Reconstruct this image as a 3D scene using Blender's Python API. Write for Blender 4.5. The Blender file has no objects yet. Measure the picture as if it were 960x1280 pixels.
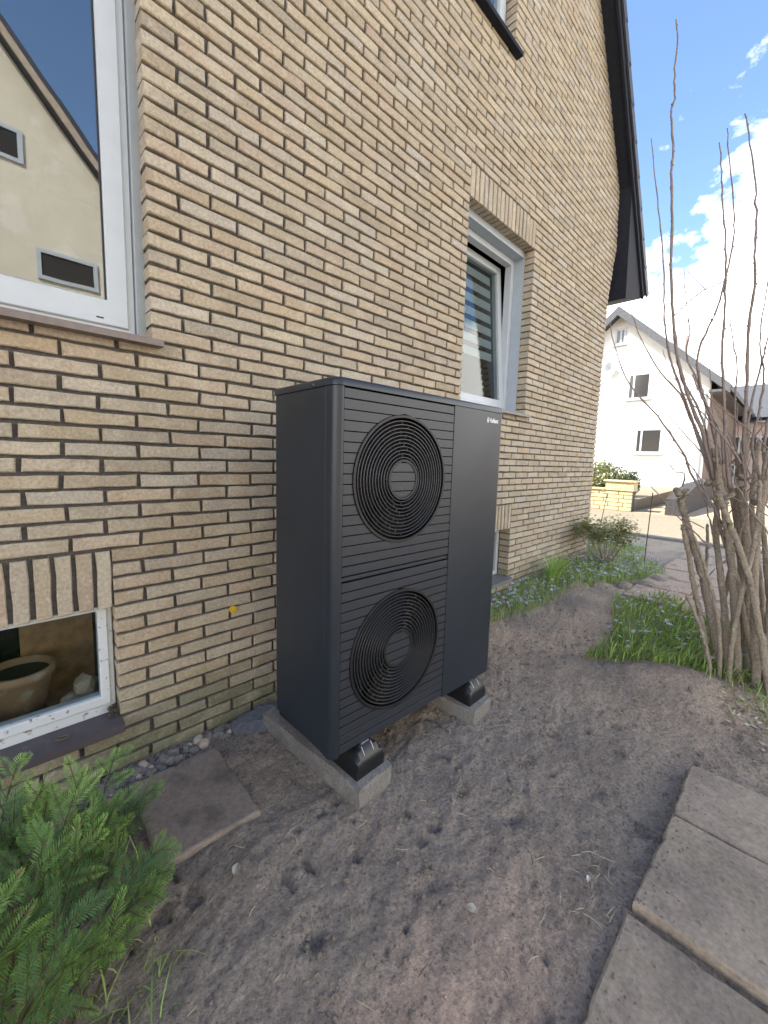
import bpy, math, random
import numpy as np
from mathutils import Vector, Matrix

random.seed(7)
NR = np.random.RandomState(11)
SC = bpy.context.scene
COL = SC.collection

# ------------------------------------------------------------------ camera
CAM = np.array([-0.462, -1.985, 1.393])
YAW, PITCH, ROLL = 0.786, -0.110, 0.030
FPX, PX, PY = 501.85, 492.78, 629.19          # for a 960 x 1280 picture
_f = np.array([math.sin(YAW)*math.cos(PITCH), math.cos(YAW)*math.cos(PITCH), math.sin(PITCH)])
_r = np.array([math.cos(YAW), -math.sin(YAW), 0.0])
_u = np.cross(_r, _f)
RX = _r*math.cos(ROLL) + _u*math.sin(ROLL)
UP = _u*math.cos(ROLL) - _r*math.sin(ROLL)
cd = bpy.data.cameras.new('camera')
cam = bpy.data.objects.new('camera', cd)
COL.objects.link(cam)
cam.matrix_world = Matrix(((RX[0], UP[0], -_f[0], CAM[0]), (RX[1], UP[1], -_f[1], CAM[1]),
                           (RX[2], UP[2], -_f[2], CAM[2]), (0, 0, 0, 1)))
cd.sensor_fit = 'VERTICAL'
cd.sensor_height = 36.0
cd.lens = FPX/1280*36.0
cd.shift_x = -(PX-480)/1280
cd.shift_y = (PY-640)/1280
cd.clip_start = 0.02
cd.clip_end = 3000
SC.camera = cam


def ray(x, y):
    return RX*(x-PX)/FPX - UP*(y-PY)/FPX + _f


def at_x(x, y, X):
    d = ray(x, y)
    return CAM + d*(X-CAM[0])/d[0]


def proj(p):
    d = np.asarray(p)-CAM
    w = d@_f
    return PX+FPX*(d@RX)/w, PY-FPX*(d@UP)/w


# ------------------------------------------------------------------ world, sun, exposure
SUN = Vector((-0.74, 0.55, 0.0)).normalized()
ELEV = math.radians(47)
world = bpy.data.worlds.new('World')
SC.world = world
world.use_nodes = True
wn, wl = world.node_tree.nodes, world.node_tree.links
wn.clear()
wout = wn.new('ShaderNodeOutputWorld')
bg = wn.new('ShaderNodeBackground')
bg.inputs['Strength'].default_value = 0.15
sky = wn.new('ShaderNodeTexSky')
sky.sky_type = 'NISHITA'
sky.sun_disc = False
sky.sun_elevation = ELEV
sky.sun_rotation = math.atan2(SUN.x, SUN.y)
sky.air_density = 1.0
sky.dust_density = 0.1
sky.ozone_density = 2.8
tc = wn.new('ShaderNodeTexCoord')
sx = wn.new('ShaderNodeSeparateXYZ')
wl.new(tc.outputs['Generated'], sx.inputs[0])
mp = wn.new('ShaderNodeMapping')
mp.inputs['Scale'].default_value = (1.0, 1.0, 1.7)
mp.inputs['Location'].default_value = (0.35, 0.2, 0.1)
wl.new(tc.outputs['Generated'], mp.inputs[0])
ns = wn.new('ShaderNodeTexNoise')
ns.inputs['Scale'].default_value = 2.9
ns.inputs['Detail'].default_value = 10
ns.inputs['Roughness'].default_value = 0.60
wl.new(mp.outputs[0], ns.inputs['Vector'])
el = wn.new('ShaderNodeMath')                       # clouds thin out with height above the horizon
el.operation = 'MULTIPLY_ADD'
el.inputs[1].default_value = -0.95
el.inputs[2].default_value = 0.435
wl.new(sx.outputs['Z'], el.inputs[0])
ad = wn.new('ShaderNodeMath')
ad.operation = 'ADD'
wl.new(ns.outputs['Fac'], ad.inputs[0])
wl.new(el.outputs[0], ad.inputs[1])
cr = wn.new('ShaderNodeValToRGB')
cr.color_ramp.elements[0].position = 0.50
cr.color_ramp.elements[1].position = 0.62
wl.new(ad.outputs[0], cr.inputs[0])
mx = wn.new('ShaderNodeMix')
mx.data_type = 'RGBA'
wl.new(cr.outputs['Color'], mx.inputs['Factor'])
wl.new(sky.outputs[0], mx.inputs['A'])
mx.inputs['B'].default_value = (11.6, 11.2, 10.7, 1)
wl.new(mx.outputs['Result'], bg.inputs['Color'])
wl.new(bg.outputs[0], wout.inputs[0])

sl = bpy.data.lights.new('sun', 'SUN')
sl.energy = 4.2
sl.angle = math.radians(0.5)
sl.color = (1.0, 0.95, 0.87)
so = bpy.data.objects.new('sun', sl)
COL.objects.link(so)
sv = Vector((SUN.x*math.cos(ELEV), SUN.y*math.cos(ELEV), math.sin(ELEV)))
so.rotation_euler = sv.to_track_quat('Z', 'Y').to_euler()
so.location = (0, 0, 30)

SC.view_settings.view_transform = 'Standard'
SC.view_settings.look = 'None'
SC.view_settings.gamma = 1.0
SC.view_settings.exposure = 1.42
SC.view_settings.use_curve_mapping = False
SC.render.engine = 'CYCLES'
SC.cycles.max_bounces = 7
SC.cycles.diffuse_bounces = 4


# ------------------------------------------------------------------ materials
def mat(name, color, rough=0.8, var=0.0, scale=10.0, col2=None, bump=0.0, bscale=60.0, bdist=0.004,
        tint=False, metallic=0.0, spec=0.5, detail=5, ramp=(0.35, 0.65), layers=(), transl=0.0, b2=None):
    m = bpy.data.materials.new(name)
    m.use_nodes = True
    n, l = m.node_tree.nodes, m.node_tree.links
    p = n['Principled BSDF']
    p.inputs['Roughness'].default_value = rough
    p.inputs['Metallic'].default_value = metallic
    p.inputs['Specular IOR Level'].default_value = spec
    g = n.new('ShaderNodeNewGeometry')
    vec = g.outputs['Position']
    if tint:
        a = n.new('ShaderNodeAttribute')
        a.attribute_name = 'tint'
        cur = a.outputs['Color']
    else:
        c = n.new('ShaderNodeRGB')
        c.outputs[0].default_value = (*color, 1)
        cur = c.outputs[0]

    def noise(sc, det=detail, rough_=0.6):
        t = n.new('ShaderNodeTexNoise')
        t.inputs['Scale'].default_value = sc
        t.inputs['Detail'].default_value = det
        t.inputs['Roughness'].default_value = rough_
        l.new(vec, t.inputs['Vector'])
        return t.outputs['Fac']

    def mixc(a_, colr, sc, lo, hi, amt, mode='MIX'):
        r = n.new('ShaderNodeMapRange')
        r.inputs['From Min'].default_value = lo
        r.inputs['From Max'].default_value = hi
        r.inputs['To Max'].default_value = amt
        l.new(noise(sc), r.inputs['Value'])
        x = n.new('ShaderNodeMix')
        x.data_type = 'RGBA'
        x.blend_type = mode
        l.new(r.outputs[0], x.inputs['Factor'])
        l.new(a_, x.inputs['A'])
        x.inputs['B'].default_value = (*colr, 1)
        return x.outputs['Result']
    if col2:
        cur = mixc(cur, col2, scale, ramp[0], ramp[1], 1.0)
    for (colr, sc, lo, hi, amt) in layers:
        cur = mixc(cur, colr, sc, lo, hi, amt)
    if var:
        r = n.new('ShaderNodeMapRange')
        r.inputs['From Min'].default_value = 0.3
        r.inputs['From Max'].default_value = 0.7
        r.inputs['To Min'].default_value = 1-var
        r.inputs['To Max'].default_value = 1+var
        l.new(noise(scale*2.3), r.inputs['Value'])
        x = n.new('ShaderNodeVectorMath')
        x.operation = 'SCALE'
        l.new(cur, x.inputs[0])
        l.new(r.outputs[0], x.inputs['Scale'])
        cur = x.outputs[0]
    l.new(cur, p.inputs['Base Color'])
    if bump:
        b = n.new('ShaderNodeBump')
        b.inputs['Strength'].default_value = bump
        b.inputs['Distance'].default_value = bdist
        l.new(noise(bscale, 6, 0.65), b.inputs['Height'])
        l.new(b.outputs[0], p.inputs['Normal'])
        if b2:
            bb = n.new('ShaderNodeBump')
            bb.inputs['Strength'].default_value = b2[0]
            bb.inputs['Distance'].default_value = b2[2]
            l.new(noise(b2[1], 4, 0.6), bb.inputs['Height'])
            l.new(b.outputs[0], bb.inputs['Normal'])
            l.new(bb.outputs[0], p.inputs['Normal'])
    if transl:
        o = n['Material Output']
        t = n.new('ShaderNodeBsdfTranslucent')
        l.new(cur, t.inputs['Color'])
        ms = n.new('ShaderNodeMixShader')
        ms.inputs[0].default_value = transl
        l.new(p.outputs[0], ms.inputs[1])
        l.new(t.outputs[0], ms.inputs[2])
        l.new(ms.outputs[0], o.inputs['Surface'])
    return m


def glass_mat(name, r0=.26, tint=(0.75, 0.8, 0.8)):
    m = bpy.data.materials.new(name)
    m.use_nodes = True
    n, l = m.node_tree.nodes, m.node_tree.links
    n.remove(n['Principled BSDF'])
    o = n['Material Output']
    tr = n.new('ShaderNodeBsdfTransparent')
    tr.inputs[0].default_value = (*tint, 1)
    gl = n.new('ShaderNodeBsdfGlossy')
    gl.inputs['Roughness'].default_value = 0.004
    g_ = n.new('ShaderNodeNewGeometry')
    tx = n.new('ShaderNodeTexNoise')
    tx.inputs['Scale'].default_value = 4.0
    tx.inputs['Detail'].default_value = 1.0
    l.new(g_.outputs['Position'], tx.inputs['Vector'])
    bp = n.new('ShaderNodeBump')
    bp.inputs['Strength'].default_value = .07
    bp.inputs['Distance'].default_value = .004
    l.new(tx.outputs['Fac'], bp.inputs['Height'])
    l.new(bp.outputs[0], gl.inputs['Normal'])
    lw = n.new('ShaderNodeLayerWeight')
    lw.inputs['Blend'].default_value = .5
    pw = n.new('ShaderNodeMath')                     # Schlick: r0 + (1 - r0) * facing^5
    pw.operation = 'POWER'
    pw.inputs[1].default_value = 5
    l.new(lw.outputs['Facing'], pw.inputs[0])
    fr = n.new('ShaderNodeMath')
    fr.operation = 'MULTIPLY_ADD'
    fr.inputs[1].default_value = 1-r0
    fr.inputs[2].default_value = r0
    l.new(pw.outputs[0], fr.inputs[0])
    ms = n.new('ShaderNodeMixShader')
    l.new(fr.outputs[0], ms.inputs[0])
    l.new(tr.outputs[0], ms.inputs[1])
    l.new(gl.outputs[0], ms.inputs[2])
    l.new(ms.outputs[0], o.inputs['Surface'])
    return m


M = {}
M['brick'] = mat('brick', (.4, .3, .2), .9, var=.22, scale=35, tint=True, bump=.9, bscale=150, bdist=.004, b2=(.6, 28, .006),
                 layers=[((.54, .47, .355), 7, .48, .70, .55), ((.36, .27, .17), 18, .54, .70, .4), ((.19, .15, .10), 62, .60, .72, .65), ((.58, .52, .41), 34, .58, .72, .45), ((.28, .24, .18), 2.1, .55, .75, .25)])
M['mortar'] = mat('mortar', (.085, .079, .075), .95, var=.35, scale=40, bump=.7, bscale=220)
M['farbrick'] = mat('far_brick', (.36, .28, .18), .9, var=.25, scale=8)
M['pvc'] = mat('white_plastic', (.49, .53, .56), .35, var=.04, scale=5)
M['greypvc'] = mat('grey_plastic', (.31, .345, .365), .4, var=.05, scale=6)
M['liner'] = mat('reveal_board', (.40, .45, .50), .55, var=.05, scale=5)
M['oldpaint'] = mat('peeling_white_paint', (.56, .60, .63), .6, layers=[((.16, .14, .12), 38, .60, .66, .9)], bump=.5, bscale=50)
M['seal'] = mat('seal_black', (.02, .02, .022), .6)
M['sill_stone'] = mat('sill_stone', (.19, .155, .14), .55, var=.15, scale=14, bump=.2, bscale=80)
M['sill_tile'] = mat('sill_tile', (.080, .068, .074), .6, layers=[((.13, .12, .12), 26, .58, .72, .5), ((.3, .3, .24), 33, .72, .76, .8)], bump=.25, bscale=60)
M['sill_grey'] = mat('sill_grey', (.15, .15, .15), .5, var=.1, scale=10)
M['glass'] = glass_mat('window_glass')
M['glass3'] = glass_mat('tilt_glass', .08)
M['glass2'] = glass_mat('cellar_glass', .05, (.8, .85, .85))
M['inside'] = mat('room_inside', (.022, .021, .02), .9)  # unlit darkness of the rooms is put into this colour
M['wood'] = mat('inside_wood', (.45, .25, .11), .6, var=.3, scale=9)
M['terracotta'] = mat('terracotta', (.42, .25, .15), .8, layers=[((.60, .55, .48), 14, .52, .66, .7)])
M['soil'] = mat('soil', (.03, .024, .02), .95, bump=.6, bscale=60)
M['blind'] = mat('blind_fabric', (.50, .52, .52), .8)
M['roofwood'] = mat('dark_boarding', (.015, .017, .024), .75, spec=.2, var=.25, scale=9, bump=.2, bscale=30)
M['rooftile'] = mat('roof_tile', (.040, .044, .056), .6, var=.2, scale=9, bump=.2, bscale=60)
M['pump'] = mat('anthracite_coat', (.014, .020, .029), .38, var=.08, scale=4, layers=[((.050, .047, .043), 6, .56, .85, .22), ((.07, .065, .06), 140, .70, .80, .25)], bump=.12, bscale=900, bdist=.0006)
M['pumpside'] = M['pump']
M['slat'] = mat('anthracite_slat', (.020, .024, .032), .44, var=.08, scale=6, layers=[((.055, .050, .046), 9, .56, .85, .22)], bump=.12, bscale=700, bdist=.0006)
M['grille'] = mat('black_grille', (.003, .0035, .0045), .5)
M['gring'] = mat('grille_ring', (.030, .032, .037), .32)
M['cavity'] = mat('cavity_shade', (.0025, .0025, .003), .9)  # near-black puts the shade of the hollow casing into the colour
M['rubber'] = mat('black_rubber', (.008, .009, .011), .38, var=.15, scale=30)
M['steel'] = mat('zinc_steel', (.6, .6, .6), .3, metallic=1.0)
M['white'] = mat('print_white', (.85, .86, .87), .5)
M['concrete'] = mat('concrete', (.19, .178, .16), .95, var=.3, scale=45, bump=.8, bscale=160, bdist=.003, layers=[((.33, .31, .28), 8, .5, .7, .5), ((.09, .09, .075), 12, .58, .72, .6)])
M['slab'] = mat('paving_slab', (.36, .29, .22), .92, var=.22, scale=30, bump=.6, bscale=260, bdist=.002,
                layers=[((.185, .150, .122), 4.5, .46, .62, .75), ((.22, .195, .13), 3.0, .52, .68, .5), ((.42, .35, .28), 9, .55, .7, .5), ((.12, .10, .085), 40, .60, .70, .6), ((.45, .39, .32), 90, .64, .75, .5)])
M['slab_dark'] = mat('paving_slab_dark', (.245, .200, .165), .88, var=.2, scale=30, bump=.6, bscale=260, bdist=.002,  # darker tone of the paving slab colour
                     layers=[((.11, .092, .084), 7, .5, .66, .7), ((.20, .17, .16), 90, .66, .76, .5)])
M['flag'] = mat('red_flagstone', (.46, .34, .25), .9, var=.25, scale=18, bump=.6, bscale=120, layers=[((.14, .13, .075), 5, .5, .65, .8)])
M['stone'] = mat('rubble_stone', (.19, .175, .16), .9, var=.45, scale=22, bump=.7, bscale=90, tint=False)
M['palestone'] = mat('pale_stone', (.46, .37, .30), .85, var=.2, scale=40, bump=.4, bscale=90)
M['edging'] = mat('edging_stone', (.25, .215, .165), .9, var=.35, scale=14, bump=.7, bscale=60)
M['cement'] = mat('cement_patch', (.125, .13, .14), .9, var=.2, scale=20, bump=.6, bscale=70, bdist=.006)
M['bark'] = mat('grey_brown_bark', (.30, .25, .19), .9, var=.35, scale=35, bump=1.0, bscale=140, bdist=.007, b2=(.8, 40, .01),  # lightened: a hazy veil over the stems is mixed into the colour
                layers=[((.40, .36, .30), 16, .52, .7, .6), ((.14, .15, .085), 9, .58, .72, .5)])
M['twig'] = mat('twig_bark', (.25, .20, .175), .8, var=.3, scale=20)  # lightened, so glare over the shoots sits in the colour
M['cutwood'] = mat('cut_wood', (.38, .29, .18), .85, var=.2, scale=60)
M['leaf'] = mat('green_leaf', (.07, .13, .03), .6, tint=True, transl=.25)
M['petal'] = mat('petal', (.4, .45, .75), .6, tint=True, transl=.3)
M['litter'] = mat('dry_litter', (.3, .24, .15), .9, tint=True)
M['clod'] = mat('soil_clod', (.19, .155, .122), .97, var=.4, scale=60, bump=.8, bscale=200)
M['cream'] = mat('cream_render', (.68, .63, .50), .9, var=.07, scale=1.2, layers=[((.78, .73, .62), 1.6, .54, .62, .7), ((.50, .46, .37), .7, .54, .75, .6)], bump=.3, bscale=120)  # pale and dark patches: stains and dappled tree shade painted in
M['whitewall'] = mat('white_render', (.80, .79, .75), .9, var=.06, scale=1.5, layers=[((.60, .58, .53), .8, .58, .8, .5)])
M['pinkwall'] = mat('pink_render', (.50, .40, .36), .9, var=.08, scale=3)
M['vergepaint'] = mat('verge_paint', (.42, .34, .26), .8, var=.15, scale=4)
M['brownclad'] = mat('brown_cladding', (.15, .115, .09), .8, var=.2, scale=5)
M['sandstone'] = mat('yellow_sandstone', (.52, .43, .24), .9, var=.3, scale=6, bump=.5, bscale=30)
M['asphalt'] = mat('road_surface', (.27, .225, .15), .95, var=.2, scale=6)
M['greystonewall'] = mat('dark_drystone', (.055, .052, .05), .95, var=.4, scale=6, bump=.8, bscale=12, bdist=.05)
M['yellow'] = mat('yellow_plastic', (.62, .40, .03), .5, var=.2, scale=90)
M['cable'] = mat('grey_cable', (.25, .25, .26), .6)
M['rod'] = mat('dark_rod', (.06, .055, .05), .6)
M['darkglass'] = mat('dark_pane', (.05, .048, .045), .12, spec=.8)
M['curtain'] = mat('curtain', (.55, .56, .5), .9)
M['backroof'] = mat('grey_roof', (.085, .088, .095), .8, var=.2, scale=4)


def ground_material():
    m = mat('dirt', (.315, .260, .208), .96, var=.3, scale=34, bump=1.0, bscale=230, bdist=.007, b2=(.9, 48, .015),
            layers=[((.200, .163, .130), 2.6, .50, .68, .6), ((.34, .278, .215), 4.3, .55, .75, .6), ((.42, .37, .32), 150, .66, .76, .6), ((.075, .062, .055), 75, .57, .68, .75), ((.10, .083, .073), 16, .58, .70, .5), ((.46, .41, .35), 320, .62, .72, .55)])
    n, l = m.node_tree.nodes, m.node_tree.links
    p = n['Principled BSDF']
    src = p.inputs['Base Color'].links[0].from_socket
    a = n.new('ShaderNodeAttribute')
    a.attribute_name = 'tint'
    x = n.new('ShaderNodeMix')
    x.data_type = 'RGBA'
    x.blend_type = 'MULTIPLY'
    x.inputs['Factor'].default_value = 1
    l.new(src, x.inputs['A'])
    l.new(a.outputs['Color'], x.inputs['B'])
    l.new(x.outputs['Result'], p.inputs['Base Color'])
    return m


M['dirt'] = ground_material()


# ------------------------------------------------------------------ mesh helpers
class MB:
    def __init__(s):
        s.v, s.f, s.c = [], [], []

    def add(s, vs, fs, col=None):
        o = len(s.v)
        s.v.extend([tuple(map(float, v)) for v in vs])
        s.f.extend([tuple(i+o for i in f) for f in fs])
        s.c.extend([col if col is not None else (1, 1, 1)]*len(vs))
        return s

    def box(s, x0, x1, y0, y1, z0, z1, b=0.0, col=None):
        if b <= 0:
            v = [(x, y, z) for x in (x0, x1) for y in (y0, y1) for z in (z0, z1)]
            f = [(0, 1, 3, 2), (4, 6, 7, 5), (0, 4, 5, 1), (2, 3, 7, 6), (0, 2, 6, 4), (1, 5, 7, 3)]
            return s.add(v, f, col)
        # chamfered box: 24 vertices
        v, idx = [], {}
        for sx_ in (0, 1):
            for sy_ in (0, 1):
                for sz_ in (0, 1):
                    X, Y, Z = (x0, x1)[sx_], (y0, y1)[sy_], (z0, z1)[sz_]
                    dx, dy, dz = (b, -b)[sx_], (b, -b)[sy_], (b, -b)[sz_]
                    for k, q in enumerate(((X, Y+dy, Z+dz), (X+dx, Y, Z+dz), (X+dx, Y+dy, Z))):
                        idx[(sx_, sy_, sz_, k)] = len(v)
                        v.append(q)
        f = []
        g = lambda a, b_, c, k: idx[(a, b_, c, k)]
        for a in (0, 1):
            f.append((g(a, 0, 0, 0), g(a, 0, 1, 0), g(a, 1, 1, 0), g(a, 1, 0, 0)))
            f.append((g(0, a, 0, 1), g(1, a, 0, 1), g(1, a, 1, 1), g(0, a, 1, 1)))
            f.append((g(0, 0, a, 2), g(1, 0, a, 2), g(1, 1, a, 2), g(0, 1, a, 2)))
            for c in (0, 1):
                f.append((g(a, c, 0, 0), g(a, c, 1, 0), g(a, c, 1, 1), g(a, c, 0, 1)))
                f.append((g(a, 0, c, 0), g(a, 1, c, 0), g(a, 1, c, 2), g(a, 0, c, 2)))
                f.append((g(0, a, c, 1), g(1, a, c, 1), g(1, a, c, 2), g(0, a, c, 2)))
                for d in (0, 1):
                    f.append((g(a, c, d, 0), g(a, c, d, 1), g(a, c, d, 2)))
        return s.add(v, f, col)

    def prism(s, poly, axis, a, b, col=None):
        """extrude a 2-D polygon along axis between a and b"""
        def P(q, w):
            return {'x': (w, q[0], q[1]), 'y': (q[0], w, q[1]), 'z': (q[0], q[1], w)}[axis]
        n = len(poly)
        v = [P(q, a) for q in poly]+[P(q, b) for q in poly]
        f = [tuple(range(n))[::-1], tuple(range(n, 2*n))]
        f += [(i, (i+1) % n, n+(i+1) % n, n+i) for i in range(n)]
        return s.add(v, f, col)

    def ring(s, x0, x1, z0, z1, w, y0, y1, wb=None, wt=None):
        """rectangular frame facing -y"""
        wb = w if wb is None else wb
        wt = w if wt is None else wt
        o = [(x0, z0), (x1, z0), (x1, z1), (x0, z1)]
        e = .004
        i = [(x0+w, z0+wb), (x1-w, z0+wb), (x1-w, z1-wt), (x0+w, z1-wt)]
        o2 = [(x0+e, z0+e), (x1-e, z0+e), (x1-e, z1-e), (x0+e, z1-e)]
        i2 = [(x0+w-e, z0+wb-e), (x1-w+e, z0+wb-e), (x1-w+e, z1-wt+e), (x0+w-e, z1-wt+e)]
        L = [[(a, y1, b) for a, b in o], [(a, y0+e, b) for a, b in o], [(a, y0, b) for a, b in o2],
             [(a, y0, b) for a, b in i2], [(a, y0+e, b) for a, b in i], [(a, y1, b) for a, b in i]]
        v = [q for l_ in L for q in l_]
        f = []
        for k in range(6):
            for j in range(4):
                a, b = k*4+j, k*4+(j+1) % 4
                c, d = ((k+1) % 6)*4+(j+1) % 4, ((k+1) % 6)*4+j
                f.append((a, b, c, d))
        return s.add(v, f)

    def tube(s, pts, rad, n=6, cap=True, col=None, jit=0.0):
        pts = [np.array(p, float) for p in pts]
        rings = []
        for i, p in enumerate(pts):
            t = pts[min(i+1, len(pts)-1)]-pts[max(i-1, 0)]
            t = t/(np.linalg.norm(t)+1e-9)
            a = np.cross(t, (0, 0, 1.0)) if abs(t[2]) < .95 else np.cross(t, (1.0, 0, 0))
            a /= np.linalg.norm(a)
            b = np.cross(t, a)
            r = rad[i] if hasattr(rad, '__len__') else rad
            rings.append([p+(a*math.cos(2*math.pi*k/n)+b*math.sin(2*math.pi*k/n))*r*(1+random.uniform(-jit, jit)) for k in range(n)])
        v = [q for r_ in rings for q in r_]
        f = []
        for i in range(len(pts)-1):
            for k in range(n):
                f.append((i*n+k, i*n+(k+1) % n, (i+1)*n+(k+1) % n, (i+1)*n+k))
        if cap:
            f.append(tuple(range(n))[::-1])
            f.append(tuple(range((len(pts)-1)*n, len(pts)*n)))
        return s.add(v, f, col)

    def blob(s, c, r, sub=1, jit=.2, flat=1.0, col=None):
        V, F = ICO[sub]
        sc = np.array(r if hasattr(r, '__len__') else (r, r, r*flat))
        q = V*(1+NR.uniform(-jit, jit, (len(V), 1)))*sc
        a = random.uniform(0, 6.28)
        R = np.array([[math.cos(a), -math.sin(a), 0], [math.sin(a), math.cos(a), 0], [0, 0, 1]])
        return s.add(q@R.T+np.array(c), F, col)

    def mesh(s, name):
        me = bpy.data.meshes.new(name)
        me.from_pydata(s.v, [], s.f)
        return me

    def build(s, name, m, parent=None, smooth=False, loc=None, rot=None):
        me = s.mesh(name)
        if any(c != (1, 1, 1) for c in s.c) or (m and m.name in ('brick', 'green_leaf', 'petal', 'dry_litter', 'dirt')):
            ca = me.color_attributes.new('tint', 'FLOAT_COLOR', 'POINT')
            arr = np.ones((len(s.v), 4), np.float32)
            arr[:, :3] = np.array(s.c, np.float32)
            ca.data.foreach_set('color', arr.ravel())
        if smooth:
            me.polygons.foreach_set('use_smooth', [True]*len(me.polygons))
        if m:
            me.materials.append(m)
        me.validate()
        o = bpy.data.objects.new(name, me)
        COL.objects.link(o)
        if parent:
            o.parent = parent
        if loc is not None:
            o.location = loc
        if rot is not None:
            o.rotation_euler = rot
        return o


def _ico(sub):
    import bmesh
    b = bmesh.new()
    bmesh.ops.create_icosphere(b, subdivisions=sub, radius=1)
    V = np.array([v.co[:] for v in b.verts])
    F = [tuple(v.index for v in f.verts) for f in b.faces]
    b.free()
    return V, F


ICO = {1: _ico(1), 2: _ico(2), 3: _ico(3)}


def empty(name, loc=(0, 0, 0), rz=0.0):
    o = bpy.data.objects.new(name, None)
    COL.objects.link(o)
    o.location = loc
    o.rotation_euler = (0, 0, rz)
    o.empty_display_size = .1
    return o


def tag(o, label=None, cat=None, group=None, kind=None):
    if label:
        o['label'] = label
    if cat:
        o['category'] = cat
    if group:
        o['group'] = group
    if kind:
        o['kind'] = kind
    return o


# ------------------------------------------------------------------ noise for the ground
_T = NR.rand(256, 256)


def vnoise(x, y):
    xi, yi = np.floor(x).astype(int), np.floor(y).astype(int)
    fx, fy = x-xi, y-yi
    fx, fy = fx*fx*(3-2*fx), fy*fy*(3-2*fy)
    g = lambda a, b: _T[a % 256, b % 256]
    return (g(xi, yi)*(1-fx)+g(xi+1, yi)*fx)*(1-fy)+(g(xi, yi+1)*(1-fx)+g(xi+1, yi+1)*fx)*fy-.5


def fbm(x, y, f, o=4, g=.5):
    r, a = 0, 1.0
    for k in range(o):
        r = r+a*vnoise(x*f+k*17.3, y*f-k*9.1)
        f *= 2.07
        a *= g
    return r


def sstep(a, b, x):
    t = np.clip((np.asarray(x, float)-a)/(b-a), 0, 1)
    return t*t*(3-2*t)


DENTS = [(random.uniform(-.1, 2.8), random.uniform(-1.7, -.5), random.uniform(.03, .06), random.uniform(.010, .022)) for _ in range(6)]
HOLES = []
for (hx, hy, hr, hd) in ((640, 1018, .060, .034), (535, 1100, .050, .036), (657, 951, .030, .026), (580, 986, .028, .024), (392, 1172, .040, .026), (805, 1035, .035, .024), (690, 915, .04, .02), (745, 985, .04, .018)):
    d_ = ray(hx, hy)
    p_ = CAM-d_*CAM[2]/d_[2]
    HOLES.append((p_[0], p_[1], hr, hd))
DENTS += HOLES


def gz(x, y, fine=True):
    x, y = np.asarray(x, float), np.asarray(y, float)
    z = .13*sstep(1.6, 5.0, x)*sstep(-3.5, -.2, y)
    z = z*(1-sstep(6.0, 8.3, x))-.05*sstep(6.0, 8.3, x)
    near = (1-sstep(5.5, 8, x))*(1-sstep(1.5, 4, -x-0))*(1-sstep(4, 6, -y))
    # heap of dug soil in front of the shrub
    t = (x-2.15)*.55+(y+1.35)*-.55
    z = z+.13*np.exp(-(((x-2.35)+.35*(y+1.45))/.36)**2)*np.exp(-((y+1.52)/.48)**2)
    z = z+near*(fbm(x, y, 1.3, 3)*.035)
    if fine:
        bare = near*(1-.7*sstep(3.0, 4.5, x))
        z = z+bare*(fbm(x+5, y, 6.5, 3)*.012+np.abs(fbm(x, y+3, 21, 3))*-.011+fbm(x, y, 44, 2)*.006)
        # streaks raked through the soil
        s = x*.45-y*.9
        z = z+bare*fbm(s*3.2, (x+y)*.5, 9, 2)*.007
        for (dx, dy, r, d) in DENTS:
            wob = 1+1.6*fbm(x+dx*7, y, 9, 2)
            q = ((x-dx)**2+((y-dy)*1.6+.5*(x-dx))**2)/(r*r)*wob
            z = z-bare*d*.7*np.exp(-np.clip(q, 0, 30))
    return z




def axis(lo, hi, step, far):
    a = list(np.arange(lo, hi+1e-6, step))
    s, x = step, hi
    while x < far:
        s *= 1.22
        x += s
        a.append(x)
    s, x = step, lo
    while x > -far:
        s *= 1.22
        x -= s
        a.insert(0, x)
    return np.array(a)


ax, ay = axis(-.8, 3.6, .0125, 900), axis(-2.05, .05, .0125, 900)
def gzs(x, y):
    i = min(max(int(np.searchsorted(ax, x))-1, 0), len(ax)-2)
    j = min(max(int(np.searchsorted(ay, y))-1, 0), len(ay)-2)
    u, v = (x-ax[i])/(ax[i+1]-ax[i]), (y-ay[j])/(ay[j+1]-ay[j])
    g = gzv
    return float((g[i, j]*(1-u)+g[i+1, j]*u)*(1-v)+(g[i, j+1]*(1-u)+g[i+1, j+1]*u)*v)


gx_, gy_ = np.meshgrid(ax, ay, indexing='ij')
gzv = gz(gx_, gy_)
nx_, ny_ = gx_.shape
ii = np.arange(nx_*ny_).reshape(nx_, ny_)
quads = np.stack([ii[:-1, :-1], ii[1:, :-1], ii[1:, 1:], ii[:-1, 1:]], -1).reshape(-1, 4)
gme = bpy.data.meshes.new('ground')
gme.vertices.add(nx_*ny_)
gme.vertices.foreach_set('co', np.stack([gx_, gy_, gzv], -1).ravel())
gme.loops.add(quads.size)
gme.loops.foreach_set('vertex_index', quads.ravel())
gme.polygons.add(len(quads))
gme.polygons.foreach_set('loop_start', np.arange(0, quads.size, 4))
gme.polygons.foreach_set('use_smooth', np.ones(len(quads), bool))
gme.update()
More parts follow.
